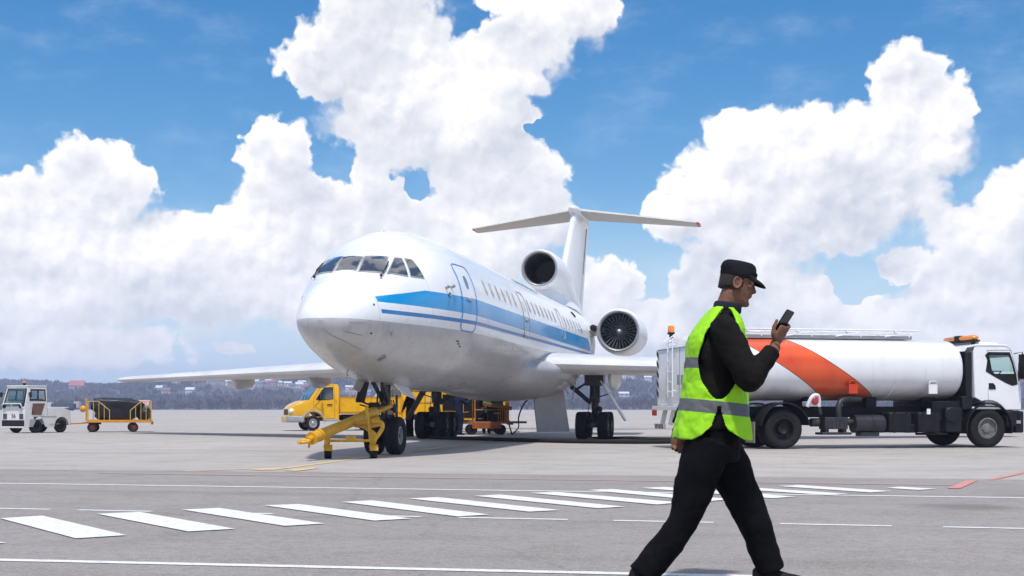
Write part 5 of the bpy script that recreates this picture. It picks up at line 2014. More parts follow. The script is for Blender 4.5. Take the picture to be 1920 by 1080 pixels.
# ---- yellow power unit trailer behind the service trolley
gpu = empty('power_unit_trailer', (-1.75, 55.5, 0), 0.1, 'yellow generator trailer with dark grilles behind the railed service trolley', 'generator')
b = MB()
b.box((0, 0, 1.15), (3.0, 1.6, 1.35))
b.box((-0.2, 0, 1.9), (2.3, 1.4, 0.16))
hb = b.build('housing', M_YEL, gpu, bevel=0.04)
for x, w, z, h in ((-0.95, 0.7, 1.25, 0.7), (0.0, 0.8, 1.05, 0.9), (0.95, 0.7, 1.25, 0.7)):
    b = MB()
    b.box((x, -0.81, z), (w, 0.02, h))
    for k in range(6):
        b.box((x, -0.825, z - h / 2 + h * (k + .5) / 6), (w * 0.94, 0.02, 0.03))
    b.build('grille', DARK, hb)
b = MB()
b.box((0.5, -0.815, 1.72), (1.2, 0.02, 0.16)); b.box((-1.1, -0.815, 0.70), (0.5, 0.02, 0.2))
b.build('panel', mat('pale_yellow_panel', (0.72, 0.46, 0.12), 0.45), hb)
b = MB()
b.box((0, 0, 0.42), (3.2, 1.3, 0.16)); b.tube([(1.5, 0, 0.4), (2.4, 0, 0.4)], 0.05, 8)
b.build('frame', DARK, gpu)
for x in (-0.95, 0.95):
    for s in (-1, 1):
        wheel(gpu, (x, s * 0.72, 0.28), (0, s, 0), 0.28, 0.18, 0.15, RUBBER, DARK, n=22, bolts=5)


# ------------------------------------------------------------------ people
def cloth(name, col, rough=0.85, bump=0.35, scale=14):
    return mat(name, col, rough, var=0.25, scale=5, bump=bump, bscale=scale, spec=0.12)


M_SKIN = mat('skin', (0.205, 0.097, 0.062), 0.62, var=0.22, scale=26, bump=0.25, bscale=140, spec=0.25, dirt=0.25, dirtcol=(0.10, 0.05, 0.035))
M_HAIR = mat('dark_hair', (0.022, 0.015, 0.011), 0.7, var=0.4, scale=60, bump=0.6, bscale=160)
M_JACKET = cloth('black_jacket', (0.0085, 0.0075, 0.007), 0.85, 0.5, 12)
M_TROUSER = cloth('black_trousers', (0.0035, 0.0035, 0.005), 0.9, 0.4, 10)
M_NAVY = cloth('navy_workwear', (0.013, 0.018, 0.045))
M_BLACKCOAT = cloth('black_coat', (0.008, 0.008, 0.010))
M_SHOE = mat('black_leather', (0.006, 0.0055, 0.0055), 0.6, var=0.2, spec=0.2)
M_CAP = cloth('black_cap', (0.010, 0.011, 0.015), 0.8, 0.3, 30)
M_EYE = mat('eye', (0.35, 0.33, 0.31), 0.2)
M_PHONE = mat('phone_black', (0.01, 0.01, 0.012), 0.18, coat=0.6)


def vest_material():
    m = bpy.data.materials.new('hi_vis_vest')
    m.use_nodes = True
    nt = m.node_tree
    b = nt.nodes['Principled BSDF']
    tc = nt.nodes.new('ShaderNodeTexCoord')
    v = S(nt, tc.outputs['Object'])
    x, y, z = sep(nt, v)
    n = noi(nt, v, 6.0, 4, 0.6)
    lime = mixc(nt, smooth(nt, n, 0.3, 0.7), (0.27, 0.64, 0.002), (0.34, 0.74, 0.006))
    zz = z + x * 0.10
    band = (zz.gt(0.985) * zz.lt(1.055)).mx(zz.gt(1.225) * zz.lt(1.285))
    c = mixc(nt, band, lime, (0.115, 0.12, 0.13))
    nt.links.new(c.s, b.inputs['Base Color'])
    b.inputs['Roughness'].default_value = 0.7
    bp = nt.nodes.new('ShaderNodeBump')
    bp.inputs['Strength'].default_value = 0.5
    bp.inputs['Distance'].default_value = 0.02
    nt.links.new(noi(nt, vmth(nt, 'MULTIPLY', v, (1.0, 1.0, 0.5)), 14.0, 3, 0.5).s, bp.inputs['Height'])
    nt.links.new(bp.outputs[0], b.inputs['Normal'])
    return m


def fuse(o, voxel, it=3):
    """Grow overlapping volumes together into one continuous surface."""
    md = o.modifiers.new('fuse', 'REMESH')
    md.mode = 'VOXEL'
    md.voxel_size = voxel
    md.use_smooth_shade = True
    sm = o.modifiers.new('relax', 'SMOOTH')
    sm.iterations = it
    sm.factor = 0.5
    return o


def wrinkle(o, strength, size):
    tx = bpy.data.textures.new('cloth_folds', 'CLOUDS')
    tx.noise_scale = size
    tx.noise_depth = 2
    md = o.modifiers.new('folds', 'DISPLACE')
    md.texture = tx
    md.strength = strength
    md.mid_level = 0.5
    md.texture_coords = 'LOCAL'
    return o


def head(b, c, pitch, k=1.0):
    """Head with face, chin at the bottom; c = point where the neck meets the skull base (between the ears, low)."""
    M = Matrix.Rotation(pitch, 3, 'Y')
    T = lambda x, y, z: Vector(c) + M @ Vector((x * k, y * k, (z - 0.07) * k))
    rows = [(0.0, .070, .015, .026), (.012, .084, .0, .040), (.03, .087, -.02, .050), (.045, .083, -.035, .056), (.058, .090, -.05, .060), (.066, .0885, -.055, .062), (.074, .092, -.06, .064), (.086, .088, -.07, .067),
            (.105, .089, -.082, .070), (.125, .086, -.09, .073), (.14, .085, -.094, .075), (.155, .095, -.096, .076), (.175, .095, -.097, .077), (.20, .086, -.094, .075), (.22, .066, -.08, .064), (.235, .034, -.05, .042), (.242, .0, -.015, .015)]
    rr = []
    for z, f, bk, w in rows:
        cx, rx = (f + bk) / 2, (f - bk) / 2
        ring = []
        for i in range(28):
            t = 2 * PI * i / 28
            ct, st = math.cos(t), math.sin(t)
            ring.append(T(cx + rx * math.copysign(abs(ct) ** 0.9, ct), w * math.copysign(abs(st) ** 0.85, st), z))
        rr.append(ring)
    b.loft(rr)
    nose_ = []
    for z, tip, w in ((.150, .096, .009), (.135, .101, .010), (.118, .109, .012), (.104, .117, .015), (.094, .120, .018), (.086, .110, .016), (.081, .096, .010)):
        nose_.append([T(.07, -w, z), T(tip - .012, -w, z), T(tip, -w * .4, z), T(tip, w * .4, z), T(tip - .012, w, z), T(.07, w, z)])
    b.loft(nose_)
    for s in (-1, 1):
        b.ball(T(.088, s * .030, .158), (.016 * k, .028 * k, .009 * k), 10, 8)
        b.ball(T(.066, s * .046, .118), (.018 * k, .020 * k, .016 * k), 10, 8)
        e = [T(-.012 + .022 * math.cos(t), s * (.077 + .006 * (1 + math.cos(t + 2.4))), .122 + .032 * math.sin(t)) for t in [2 * PI * j / 14 for j in range(15)]]
        b.tube(e, .007 * k, 6, cap=False)
        b.ball(T(-.010, s * .077, .120), (.018 * k, .006 * k, .026 * k), 10, 8)
    b.ball(T(.088, 0, .070), (.012 * k, .026 * k, .006 * k), 12, 8)
    b.ball(T(.086, 0, .060), (.012 * k, .022 * k, .006 * k), 12, 8)
    b.ball(T(.074, 0, .018), (.020 * k, .024 * k, .018 * k), 12, 8)
    return T


def limb(b, pts, radii, n=14, k=6):
    P = catmull(pts, k)
    rr = []
    for i in range(len(pts) - 1):
        for j in range(k):
            rr.append(radii[i] + (radii[i + 1] - radii[i]) * j / k)
    rr.append(radii[-1])
    b.tube(P, rr, n)


def relaxed_hand(b, w, d, th, nrm, k=1.0):
    """Hand hanging from wrist w along d; th points to the thumb side, nrm out of the palm."""
    d = d.normalized(); th = (th - d * th.dot(d)).normalized(); nrm = d.cross(th).normalized() if nrm.dot(d.cross(th)) > 0 else -d.cross(th).normalized()
    Q = lambda a, t, n: Vector(w) + (d * a + th * t + nrm * n) * k
    rr = []
    for a, wd, tk in ((-.02, .026, .022), (.0, .028, .02), (.03, .038, .018), (.06, .042, .016), (.085, .040, .013), (.095, .034, .010)):
        rr.append([Q(a, wd * math.cos(t), tk * math.sin(t)) for t in [2 * PI * j / 16 for j in range(16)]])
    b.loft(rr)
    for i, (t0, L) in enumerate(((.030, .072), (.010, .080), (-.010, .075), (-.029, .060))):
        c = 0.35 + 0.12 * i
        pts = [Q(.080, t0, 0)]
        a, n_ = .080, 0.0
        ang = 0.15
        for s_ in (0.45, 0.32, 0.23):
            ang += c
            a += L * s_ * math.cos(ang); n_ += L * s_ * math.sin(ang)
            pts.append(Q(a, t0 * (1 - .15 * s_), n_))
        b.tube(pts, [.0095 * k, .009 * k, .008 * k, .0065 * k], 8)
        b.ball(pts[-1], .0066 * k, 8, 6)
    pts = [Q(.018, .026, .006), Q(.045, .050, .018), Q(.072, .055, .028), Q(.092, .050, .036)]
    b.tube(pts, [.014 * k, .012 * k, .010 * k, .008 * k], 8)
    b.ball(pts[-1], .008 * k, 8, 6)


def phone_hand(b, wrist, C, wv, uv, nv):
    Q = lambda w_, u_, n_: C + wv * w_ + uv * u_ + nv * n_
    rr = []
    for u_, wd, tk, n0 in ((-.100, .026, .021, -.030), (-.085, .032, .022, -.030), (-.060, .041, .019, -.029), (-.03, .043, .016, -.026), (0.0, .040, .012, -.022), (.012, .032, .008, -.020)):
        rr.append([Q(wd * math.cos(t), u_, n0 + tk * math.sin(t)) for t in [2 * PI * j / 16 for j in range(16)]])
    b.loft(rr)
    b.tube([wrist, Q(0, -.11, -.032), Q(0, -.085, -.030)], [.029, .027, .028], 12)
    for i, (u0, r) in enumerate(((.012, .0088), (-.010, .0092), (-.032, .009), (-.053, .008))):
        L = 1.0 - 0.06 * abs(i - 1)
        pts = [Q(.018, u0 - .004, -.026), Q(.040 * 1.02, u0 + .002, -.022), Q(.049, u0 + .006, -.006), Q(.047 - .002 * i, u0 + .008, .009), Q(.047 - .017 * L, u0 + .009, .016)]
        b.tube(catmull(pts, 3), r, 8)
        b.ball(pts[-1], r, 8, 6)
    pts = [Q(-.026, -.072, -.028), Q(-.050, -.045, -.016), Q(-.053, -.012, .0), Q(-.046, .018, .010)]
    b.tube(catmull(pts, 3), [.015] * 4 + [.012] * 3 + [.0095] * 3, 8)
    b.ball(pts[-1], .0095, 8, 6)


def shoe(b, ankle, yaw, pitch, k=1.0):
    """Shoe whose sole lies 0.085 below the ankle; pitch > 0 lifts the toe."""
    M = Matrix.Rotation(yaw, 3, 'Z') @ Matrix.Rotation(-pitch, 3, 'Y')
    T = lambda x, y, z: Vector(ankle) + M @ (Vector((x, y, z)) * k)
    rr = []
    for x, w, zt in ((-.075, .022, .0), (-.068, .034, .03), (-.03, .040, .05), (.03, .042, .035), (.08, .047, .0), (.13, .050, -.025), (.175, .045, -.042), (.20, .032, -.052), (.208, .015, -.06)):
        ring = []
        for i in range(16):
            t = 2 * PI * i / 16
            st = math.sin(t)
            ring.append(T(x, w * math.cos(t), (zt if st > 0 else -.0) * abs(st) ** .7 - .085 * (1 if st <= 0 else 1 - abs(st) ** .7) if st > -0.01 else -.085 + .0 * st))
        rr.append(ring)
    b.loft(rr)
    return b


def capsule_vest(name, parent, xc, ax, wy, z0, z1, m, hole=True):
    """Sleeveless vest: shell round the torso with arm holes and side slits."""
    NU, NV = 300, 200
    b = MB()
    grid = []
    for j in range(NV + 1):
        z = z0 + (z1 - z0) * j / NV
        a, w, c = ax(z), wy(z), xc(z)
        row = []
        for i in range(NU):
            t = 2 * PI * i / NU
            ct, st = math.cos(t), math.sin(t)
            flut = 1 + 0.035 * math.sin(t * 9 + z * 14) * max(0, (1.1 - z)) * 3.0
            row.append(b.bm.verts.new((c + a * flut * math.copysign(abs(ct) ** .8, ct), w * flut * math.copysign(abs(st) ** .8, st), z + 0.012 * math.sin(t * 2 + 1) * max(0, 1 - j / 20))))
        grid.append(row)
    for j in range(NV):
        for i in range(NU):
            k = (i + 1) % NU
            f = (grid[j][i], grid[j][k], grid[j + 1][k], grid[j + 1][i])
            cc = sum((v.co for v in f), Vector()) / 4
            if hole:
                sidey = abs(cc.y) > wy(cc.z) * 0.45
                if sidey and ((cc.x - xc(cc.z) + .004) / (.122 - .045 * cl((cc.z - 1.30) / .25, 0, 1))) ** 2 + ((cc.z - 1.325) / .255) ** 2 < 1:
                    continue
                if sidey and cc.z < 1.03 and abs(cc.x - xc(cc.z) + .0) < .004 + .55 * (1.03 - cc.z) ** 1.25:
                    continue
                de = abs(cc.x - xc(cc.z)) - (.004 + .55 * max(0, 1.03 - cc.z) ** 1.25)
                if sidey and cc.z < z0 + .075 * max(0.0, 1 - max(de, 0) / .10) ** 2:
                    continue
                # open neck at the front
                if cc.z > 1.30 and cc.x > xc(cc.z) and abs(cc.y) < .02 + .30 * (cc.z - 1.30):
                    continue
            b.bm.faces.new(f)
    loose = [v for v in b.bm.verts if not v.link_faces]
    bmesh.ops.delete(b.bm, geom=loose, context='VERTS')
    o = b.build(name, m, parent, ang=80)
    md = o.modifiers.new('thickness', 'SOLIDIFY')
    md.thickness = 0.006
    wrinkle(o, 0.03, 0.13)
    return o


# ---- the walking man in front
D_M = F_PX * CAM_H / (1106 - HOR)
man = empty('person', ((1345 - 960) / F_PX * D_M, D_M, 0), 0, 'man in black cap and lime safety vest striding past while looking at a phone', 'person')
hips_z = 0.90
b = MB()
neck0 = Vector((0.045, 0, 1.525))
hc = Vector((0.100, 0, 1.665))
HT = head(b, hc, 0.20, 0.97)
b.tube([neck0, Vector((0.058, 0, 1.60)), hc + Vector((-0.012, 0, 0.0))], [0.070, 0.062, 0.066], 18)
PC = Vector((0.330, -0.17, 1.482))
nv = Vector((-0.52, 0.66, 0.54)).normalized()
uv = (Vector((0.22, 0, 1)) - nv * nv.dot(Vector((0.22, 0, 1)))).normalized()
wv = uv.cross(nv).normalized()
if wv.y < 0:
    wv = -wv
WR = Vector((0.285, -0.200, 1.348))
phone_hand(b, WR, PC - uv * 0.015, wv, uv, nv)
b.tube([Vector((0.20, -0.24, 1.26)), WR], [.036, .030], 12)
LWR = Vector((-0.20, 0.215, 0.885))
relaxed_hand(b, LWR, Vector((0.10, -0.02, -1.0)), Vector((1, -0.3, 0)), Vector((0, -1, 0)))
b.tube([Vector((-0.14, 0.23, 1.0)), LWR], [.036, .029], 12)
b.tube([neck0, Vector((0.0, 0, 1.40)), Vector((-0.02, 0, 1.0))], [.07, .10, .10], 16)
for s, yy in ((1, -.09), (-1, .09)):
    pass
# legs inside the trousers, so that the figure is one continuous body
limb(b, [Vector((-0.02, .09, .92)), Vector((.14, .09, .55)), Vector((.205, .085, .45)), Vector((.31, .08, .12))], [.08, .07, .055, .045])
limb(b, [Vector((-0.03, -.09, .92)), Vector((-.13, -.09, .60)), Vector((-.19, -.09, .44)), Vector((-.43, -.09, .12))], [.08, .07, .055, .045])
limb(b, [Vector((0, -.17, 1.46)), Vector((.12, -.27, 1.18)), Vector((.21, -.235, 1.27))], [.05, .042, .036])
limb(b, [Vector((0, .17, 1.46)), Vector((-.055, .255, 1.19)), Vector((-.14, .23, 1.0))], [.05, .042, .036])
body = fuse(b.build('body', M_SKIN, man, ang=60), 0.0042, 2)
for s in (-1, 1):
    b = MB()
    b.ball(HT(.076, s * .031, .141), .0125, 12, 8)
    e = b.build('eye', M_EYE, man)
    b = MB()
    b.ball(HT(.0865, s * .031, .1405), .0058, 10, 6)
    b.tube([HT(.090, s * .016, .1555), HT(.0975, s * .028, .1605), HT(.088, s * .048, .158)], [.003, .004, .002], 6)
    b.build('brow_and_iris', M_HAIR, e)
# hair at the back and sides of the head
b = MB()
rr = []
for z, bk, w, f in ((.085, -.072, .062, -.035), (.105, -.088, .0735, -.028), (.13, -.098, .0785, -.022), (.155, -.103, .081, .010), (.18, -.104, .082, .05), (.20, -.10, .080, .05)):
    ring = []
    for i in range(24):
        t = R(62) + (2 * PI - R(124)) * i / 23 if z < .15 else R(35) + (2 * PI - R(70)) * i / 23
        cx, rx = (f + bk) / 2 + .0, (f - bk) / 2
        ring.append(HT(-.005 + (.093) * math.cos(t) * (1 if math.cos(t) < 0 else .75) - .004, w * math.sin(t), z))
    rr.append(ring)
b.loft(rr, closed=False, cap=False)
h = b.build('hair', M_HAIR, man, ang=80)
md = h.modifiers.new('thickness', 'SOLIDIFY'); md.thickness = 0.007; md.offset = 0
# cap: band, flat-topped crown, stiff visor
b = MB()
rr = []
CAPR = [(.158, .1015, .0865), (.168, .106, .090), (.198, .108, .0915), (.203, .106, .089), (.228, .100, .085), (.241, .092, .078), (.250, .078, .066), (.2535, .045, .04), (.254, .01, .008)]
for z, rx, ry in CAPR:
    rr.append([HT(-.002 - (.006 if z > .2 else 0) + rx * math.cos(t), ry * math.sin(t), z + .02 * 0) for t in [2 * PI * k / 40 for k in range(40)]])
b.loft(rr)
cap = b.build('cap', M_CAP, man, ang=50)
b = MB()
rr = []
for r_, dz in ((.98, .006), (1.25, -.004), (1.48, -.018), (1.62, -.032), (1.64, -.035)):
    row = []
    for k in range(17):
        t = R(-62 + 124 * k / 16)
        ex = r_ - (r_ - .98) * (abs(t) / R(62)) ** 2.4
        row.append(HT(-.002 + .104 * math.cos(t) * ex, .089 * math.sin(t) * (1 + (ex - .98) * .25), .166 + dz * (1 - (abs(t) / R(62)) ** 2) - .010 * (abs(t) / R(62)) ** 2 * (r_ - .9)))
    rr.append(row)
b.loft(rr, closed=False, cap=False)
v = b.build('visor', M_CAP, cap, ang=80)
md = v.modifiers.new('thickness', 'SOLIDIFY'); md.thickness = 0.006
b = MB()
b.tube([HT(.104 * math.cos(t), .0895 * math.sin(t), .172) for t in [R(-62 + 124 * k / 12) for k in range(13)]], .003, 6)
b.build('cap_cord', mat('dark_cord', (0.03, 0.03, 0.035), 0.5), cap)
# jacket
b = MB()
rr = []
for z, cx, a, w in ((.90, -.03, .150, .195), (.98, -.03, .150, .19), (1.08, -.025, .142, .180), (1.2, -.018, .142, .182), (1.32, -.01, .142, .19), (1.42, -.0, .130, .195), (1.48, .005, .115, .185), (1.525, .020, .092, .125), (1.56, .035, .08, .085)):
    rr.append([Vector((cx + a * math.copysign(abs(math.cos(t)) ** .85, math.cos(t)), w * math.copysign(abs(math.sin(t)) ** .85, math.sin(t)), z)) for t in [2 * PI * k / 36 for k in range(36)]])
b.loft(rr)
limb(b, [Vector((.0, -.165, 1.475)), Vector((.015, -.215, 1.42)), Vector((.085, -.262, 1.27)), Vector((.120, -.275, 1.180)), Vector((.155, -.265, 1.20)), Vector((.210, -.235, 1.27)), Vector((.268, -.207, 1.332))], [.080, .085, .078, .073, .068, .060, .050])
limb(b, [Vector((.0, .165, 1.475)), Vector((-.01, .215, 1.42)), Vector((-.03, .25, 1.27)), Vector((-.055, .255, 1.19)), Vector((-.10, .245, 1.08)), Vector((-.190, .215, .915))], [.085, .088, .078, .072, .062, .050])
jk = fuse(b.build('jacket', M_JACKET, man, ang=60), 0.009, 3)
wrinkle(jk, 0.034, 0.11)
b = MB()
b.lathe([(.072, 0), (.080, .01), (.078, .045), (.072, .055), (.066, .045)], (0.052, 0, 1.555), (0.16, 0, 1), 28)
b.build('collar', cloth('navy_collar', (0.02, 0.022, 0.04)), jk, ang=60)
# trousers
b = MB()
rr = []
for z, cx, a, w in ((.72, -.02, .135, .165), (.80, -.025, .150, .18), (.90, -.028, .148, .18), (.98, -.028, .135, .17)):
    rr.append([Vector((cx + a * math.cos(t), w * math.sin(t), z)) for t in [2 * PI * k / 30 for k in range(30)]])
b.loft(rr)
limb(b, [Vector((-.01, .085, .84)), Vector((.09, .09, .66)), Vector((.165, .088, .50)), Vector((.205, .085, .41)), Vector((.262, .082, .25)), Vector((.318, .08, .095))], [.142, .122, .108, .100, .086, .082])
limb(b, [Vector((-.05, -.085, .84)), Vector((-.125, -.09, .64)), Vector((-.165, -.09, .50)), Vector((-.20, -.09, .40)), Vector((-.315, -.09, .235)), Vector((-.43, -.09, .09))], [.138, .118, .098, .088, .082, .086])
tr = fuse(b.build('trousers', M_TROUSER, man, ang=60), 0.010, 3)
wrinkle(tr, 0.030, 0.12)
b = MB()
shoe(b, Vector((.285, .08, .088)), 0.0, 0.16)
s1 = fuse(b.build('shoe', M_SHOE, man, ang=60), 0.006, 2)
b = MB()
shoe(b, Vector((-.425, -.09, .10)), 0.0, -0.30)
fuse(b.build('shoe', M_SHOE, man, ang=60), 0.006, 2)
cl = lambda v, lo, hi: max(lo, min(hi, v))
vx = lambda z: -0.028 + 0.025 * cl((z - 0.9) / 0.5, 0, 1) + 0.035 * cl((z - 1.42) / 0.14, 0, 1)
def v_ax(z):
    base = 0.180 + 0.035 * cl((1.12 - z) / 0.25, 0, 1) - 0.012 * cl((z - 1.1) / 0.2, 0, 1)
    return base - 0.105 * cl((z - 1.38) / 0.20, 0, 1) ** 1.4
def v_wy(z):
    return 0.212 - 0.095 * cl((z - 1.46) / 0.12, 0, 1) ** 1.2
capsule_vest('safety_vest', man, vx, v_ax, v_wy, 0.845, 1.575, vest_material())
# phone in his hand
ph = MB()
hw, hu, hn = .034, .066, .0045
cs = []
for n_ in (-hn, hn):
    ring = []
    for cx, cy, a0 in ((hw - .01, hu - .01, 0), (-hw + .01, hu - .01, 90), (-hw + .01, -hu + .01, 180), (hw - .01, -hu + .01, 270)):
        for k in range(4):
            a = R(a0 + 30 * k)
            ring.append(wv * (cx + .01 * math.cos(a)) + uv * (cy + .01 * math.sin(a)) + nv * n_)
    cs.append(ring)
ph.loft(cs)
po = ph.build('phone', M_PHONE, None, ang=40)
po.location = man.location + PC + uv * 0.018
tag(po, 'black mobile phone held up in front of the striding man', 'phone')


# ---- ground crew under the aircraft
def crew(loc, rz, label, top, bottom, armR, armL, legs=((.02, .10), (-.02, -.10)), vest=False, capped=False, k=1.0, lean=0.0):
    p = empty('person', loc, rz, label, 'person')
    p.scale = (k, k, k)
    b = MB()
    HTc = head(b, Vector((.02 + lean, 0, 1.60)), 0.1, 1.0)
    b.tube([Vector((lean, 0, 1.40)), Vector((lean + .01, 0, 1.62))], [.075, .06], 12)
    b.tube([Vector((lean, 0, 1.40)), Vector((0, 0, .95))], [.09, .10], 12)
    for arm, s in ((armR, -1), (armL, 1)):
        limb(b, [Vector((lean, s * .16, 1.40))] + [Vector(q) for q in arm], [.05, .042, .034])
        relaxed_hand(b, Vector(arm[-1]), Vector(arm[-1]) - Vector(arm[-2]), Vector((1, 0, 0.2)), Vector((0, -s, 0)))
    for (fx, fy) in legs:
        limb(b, [Vector((0, fy, .92)), Vector((fx * .5 + .02, fy, .5)), Vector((fx, fy, .1))], [.08, .06, .045])
    fuse(b.build('body', M_SKIN, p, ang=60), 0.010, 2)
    b = MB()
    rr = []
    for z, a, w in ((.82, .135, .185), (.95, .13, .18), (1.15, .13, .185), (1.32, .14, .205), (1.42, .115, .19), (1.48, .08, .10)):
        cx = lean * cl((z - .9) / .5, 0, 1)
        rr.append([Vector((cx + a * math.cos(t), w * math.sin(t), z)) for t in [2 * PI * q / 24 for q in range(24)]])
    b.loft(rr)
    for arm, s in ((armR, -1), (armL, 1)):
        e, w_ = Vector(arm[0]), Vector(arm[1])
        limb(b, [Vector((lean, s * .165, 1.40)), Vector((lean, s * .20, 1.35)), e, e.lerp(w_, 0.9)], [.08, .085, .07, .05])
    jk = fuse(b.build('jacket', top, p, ang=60), 0.014, 3)
    b = MB()
    b.loft([[Vector((a * math.cos(t), w * math.sin(t), z)) for t in [2 * PI * q / 24 for q in range(24)]] for z, a, w in ((.78, .13, .175), (.9, .13, .175), (.98, .12, .165))])
    for (fx, fy) in legs:
        limb(b, [Vector((0, fy * .9, .84)), Vector((fx * .5 + .02, fy, .5)), Vector((fx, fy, .07))], [.125, .088, .072])
    fuse(b.build('trousers', bottom, p, ang=60), 0.014, 3)
    b = MB()
    for (fx, fy) in legs:
        shoe(b, Vector((fx, fy, .085)), 0, 0)
    fuse(b.build('shoes', M_SHOE, p, ang=60), 0.010, 1)
    b = MB()
    rr = []
    for z, rx, ry in ((.13, .098, .082), (.17, .104, .086), (.21, .097, .08), (.24, .065, .052), (.25, .01, .01)):
        rr.append([HTc(-.010 + rx * math.cos(t) * (1 if z > .16 or math.cos(t) < 0 else .4), ry * math.sin(t), z) for t in [2 * PI * q / 20 for q in range(20)]])
    b.loft(rr)
    b.build('cap' if capped else 'hair', M_CAP if capped else M_HAIR, p, ang=60)
    if vest:
        capsule_vest('safety_vest', p, lambda z: 0.0, lambda z: .165 - .06 * cl((z - 1.3) / .2, 0, 1), lambda z: .205 - .09 * cl((z - 1.38) / .12, 0, 1), 0.85, 1.46, M_VEST2, hole=True)
    return p


M_VEST2 = vest_material()
crew(ground(769, 818.5), R(160), 'man in a long black coat standing right beside the nose wheel', M_BLACKCOAT, M_BLACKCOAT, [(.05, -.30, 1.16), (.18, -.22, .95)], [(.05, .30, 1.16), (.18, .22, .95)], capped=True, k=1.0)
crew(ground(861, 815.5), R(40), 'worker in navy jacket reaching up beside the service trolley', M_NAVY, M_NAVY, [(.14, -.27, 1.22), (.34, -.20, 1.36)], [(.06, .28, 1.15), (.22, .22, 1.02)], k=0.98)
crew(ground(912, 813.2), R(-75), 'worker in lime vest standing behind the railed service trolley', M_BLACKCOAT, M_TROUSER, [(.10, -.27, 1.18), (.26, -.18, 1.08)], [(.10, .27, 1.18), (.26, .18, 1.08)], vest=True, k=0.98)


# ------------------------------------------------------------------ hills, town and trees beyond the apron
def ridge(x):
    u = x / 1000.0
    return 40 + 6 * math.sin(u * 2.3 + 0.7) + 4 * math.sin(u * 6.1 + 2.0) + 2.6 * math.sin(u * 15.0) + 3 * noise.noise(Vector((x * 0.009, 3.3, 0)))


def hill_z(x, y):
    t = min(1.0, max(0.0, (y - 900.0) / 850.0))
    s = t * t * (3 - 2 * t)
    back = min(1.0, max(0.0, (2350.0 - y) / 420.0))
    n = noise.noise(Vector((x * 0.006, y * 0.006, 0))) * 5 + noise.noise(Vector((x * 0.02, y * 0.02, 5))) * 1.8
    return -0.35 + s * ridge(x) * (0.55 + 0.45 * back) + n * s * (1 - 0.5 * t)


M_HILL = ground_material('wooded_hill_soil', (0.085, 0.066, 0.058), 0.3, (0.06, 0.05, 0.045), None, 0, 0.6, 0.1)
b = MB()
NX, NY = 150, 60
vs = [[b.bm.verts.new((-2300 + 4600 * i / NX, 760 + (2400 - 760) * j / NY, 0)) for i in range(NX + 1)] for j in range(NY + 1)]
for row in vs:
    for v in row:
        v.co.z = hill_z(v.co.x, v.co.y)
for j in range(NY):
    for i in range(NX):
        b.bm.faces.new((vs[j][i], vs[j][i + 1], vs[j + 1][i + 1], vs[j + 1][i]))
tag(b.build('hills', M_HILL, ang=80), kind='structure')


def on_hill(px, py):
    """Where the line of sight through a frame position meets the hillside."""
    y = 880.0
    while y < 1800:
        x = (px - 960) / F_PX * y
        if hill_z(x, y) >= CAM_H + (HOR - py) / F_PX * y:
            break
        y += 4
    return (px - 960) / F_PX * y, y


HP = [(112, 716, 0, 3), (122, 714, 0, 3), (165, 712, 0, 0), (172, 716, 0, 3), (181, 714, 3, 3), (186, 720, 0, 0), (199, 715, 1, 2), (300, 731, 0, 3), (310, 741, 1, 2), (331, 721, 3, 3), (357, 740, 0, 3), (362, 739, 1, 1),
      (393, 719, 3, 4), (400, 722, 3, 4), (414, 717, 0, 3), (421, 721, 1, 2), (428, 723, 0, 3), (436, 726, 2, 1), (447, 727, 0, 3), (456, 726, 1, 2), (463, 729, 0, 0), (472, 730, 0, 3), (480, 722, 0, 3), (487, 725, 3, 0),
      (495, 719, 1, 2), (500, 724, 2, 1), (506, 720, 0, 3), (513, 724, 2, 1), (519, 718, 0, 0), (524, 723, 0, 3), (540, 725, 0, 3), (548, 727, 1, 2), (561, 728, 0, 3), (566, 722, 0, 3), (574, 730, 2, 1), (580, 726, 0, 2), (655, 735, 0, 3), (662, 739, 2, 1), (669, 733, 0, 0),
      (676, 738, 1, 1), (684, 735, 0, 3), (690, 742, 3, 0), (972, 738, 0, 3), (985, 735, 1, 2), (1000, 740, 0, 0), (1010, 731, 2, 1), (1154, 709, 0, 3), (1161, 708, 0, 3), (1168, 710, 0, 3), (1176, 709, 3, 3), (1184, 710, 0, 3), (1169, 744, 0, 3), (1215, 716, 0, 3), (1896, 730, 0, 3), (1911, 722, 1, 2)]
HSPOT = [on_hill(p[0], p[1]) for p in HP] + [on_hill(145, 731)]


def clear_of_houses(x, y):
    return all(not (abs(x - hx) < 9 + (10 if k == len(HSPOT) - 1 else 0) and hy - 70 < y < hy + 9) for k, (hx, hy) in enumerate(HSPOT))


def wood_material(name, c0, c1):
    m = bpy.data.materials.new(name)
    m.use_nodes = True
    nt = m.node_tree
    bs = nt.nodes['Principled BSDF']
    tc = nt.nodes.new('ShaderNodeTexCoord')
    v = S(nt, tc.outputs['Object'])
    n1 = noi(nt, v, 0.018, 4, 0.6)
    n2 = noi(nt, v, 0.3, 2, 0.6)
    c = mixc(nt, smooth(nt, n1 * 0.6 + n2 * 0.4, 0.35, 0.65), c0, c1)
    nt.links.new(c.s, bs.inputs['Base Color'])
    bs.inputs['Roughness'].default_value = 0.9
    bs.inputs['Specular IOR Level'].default_value = 0.1
    return m


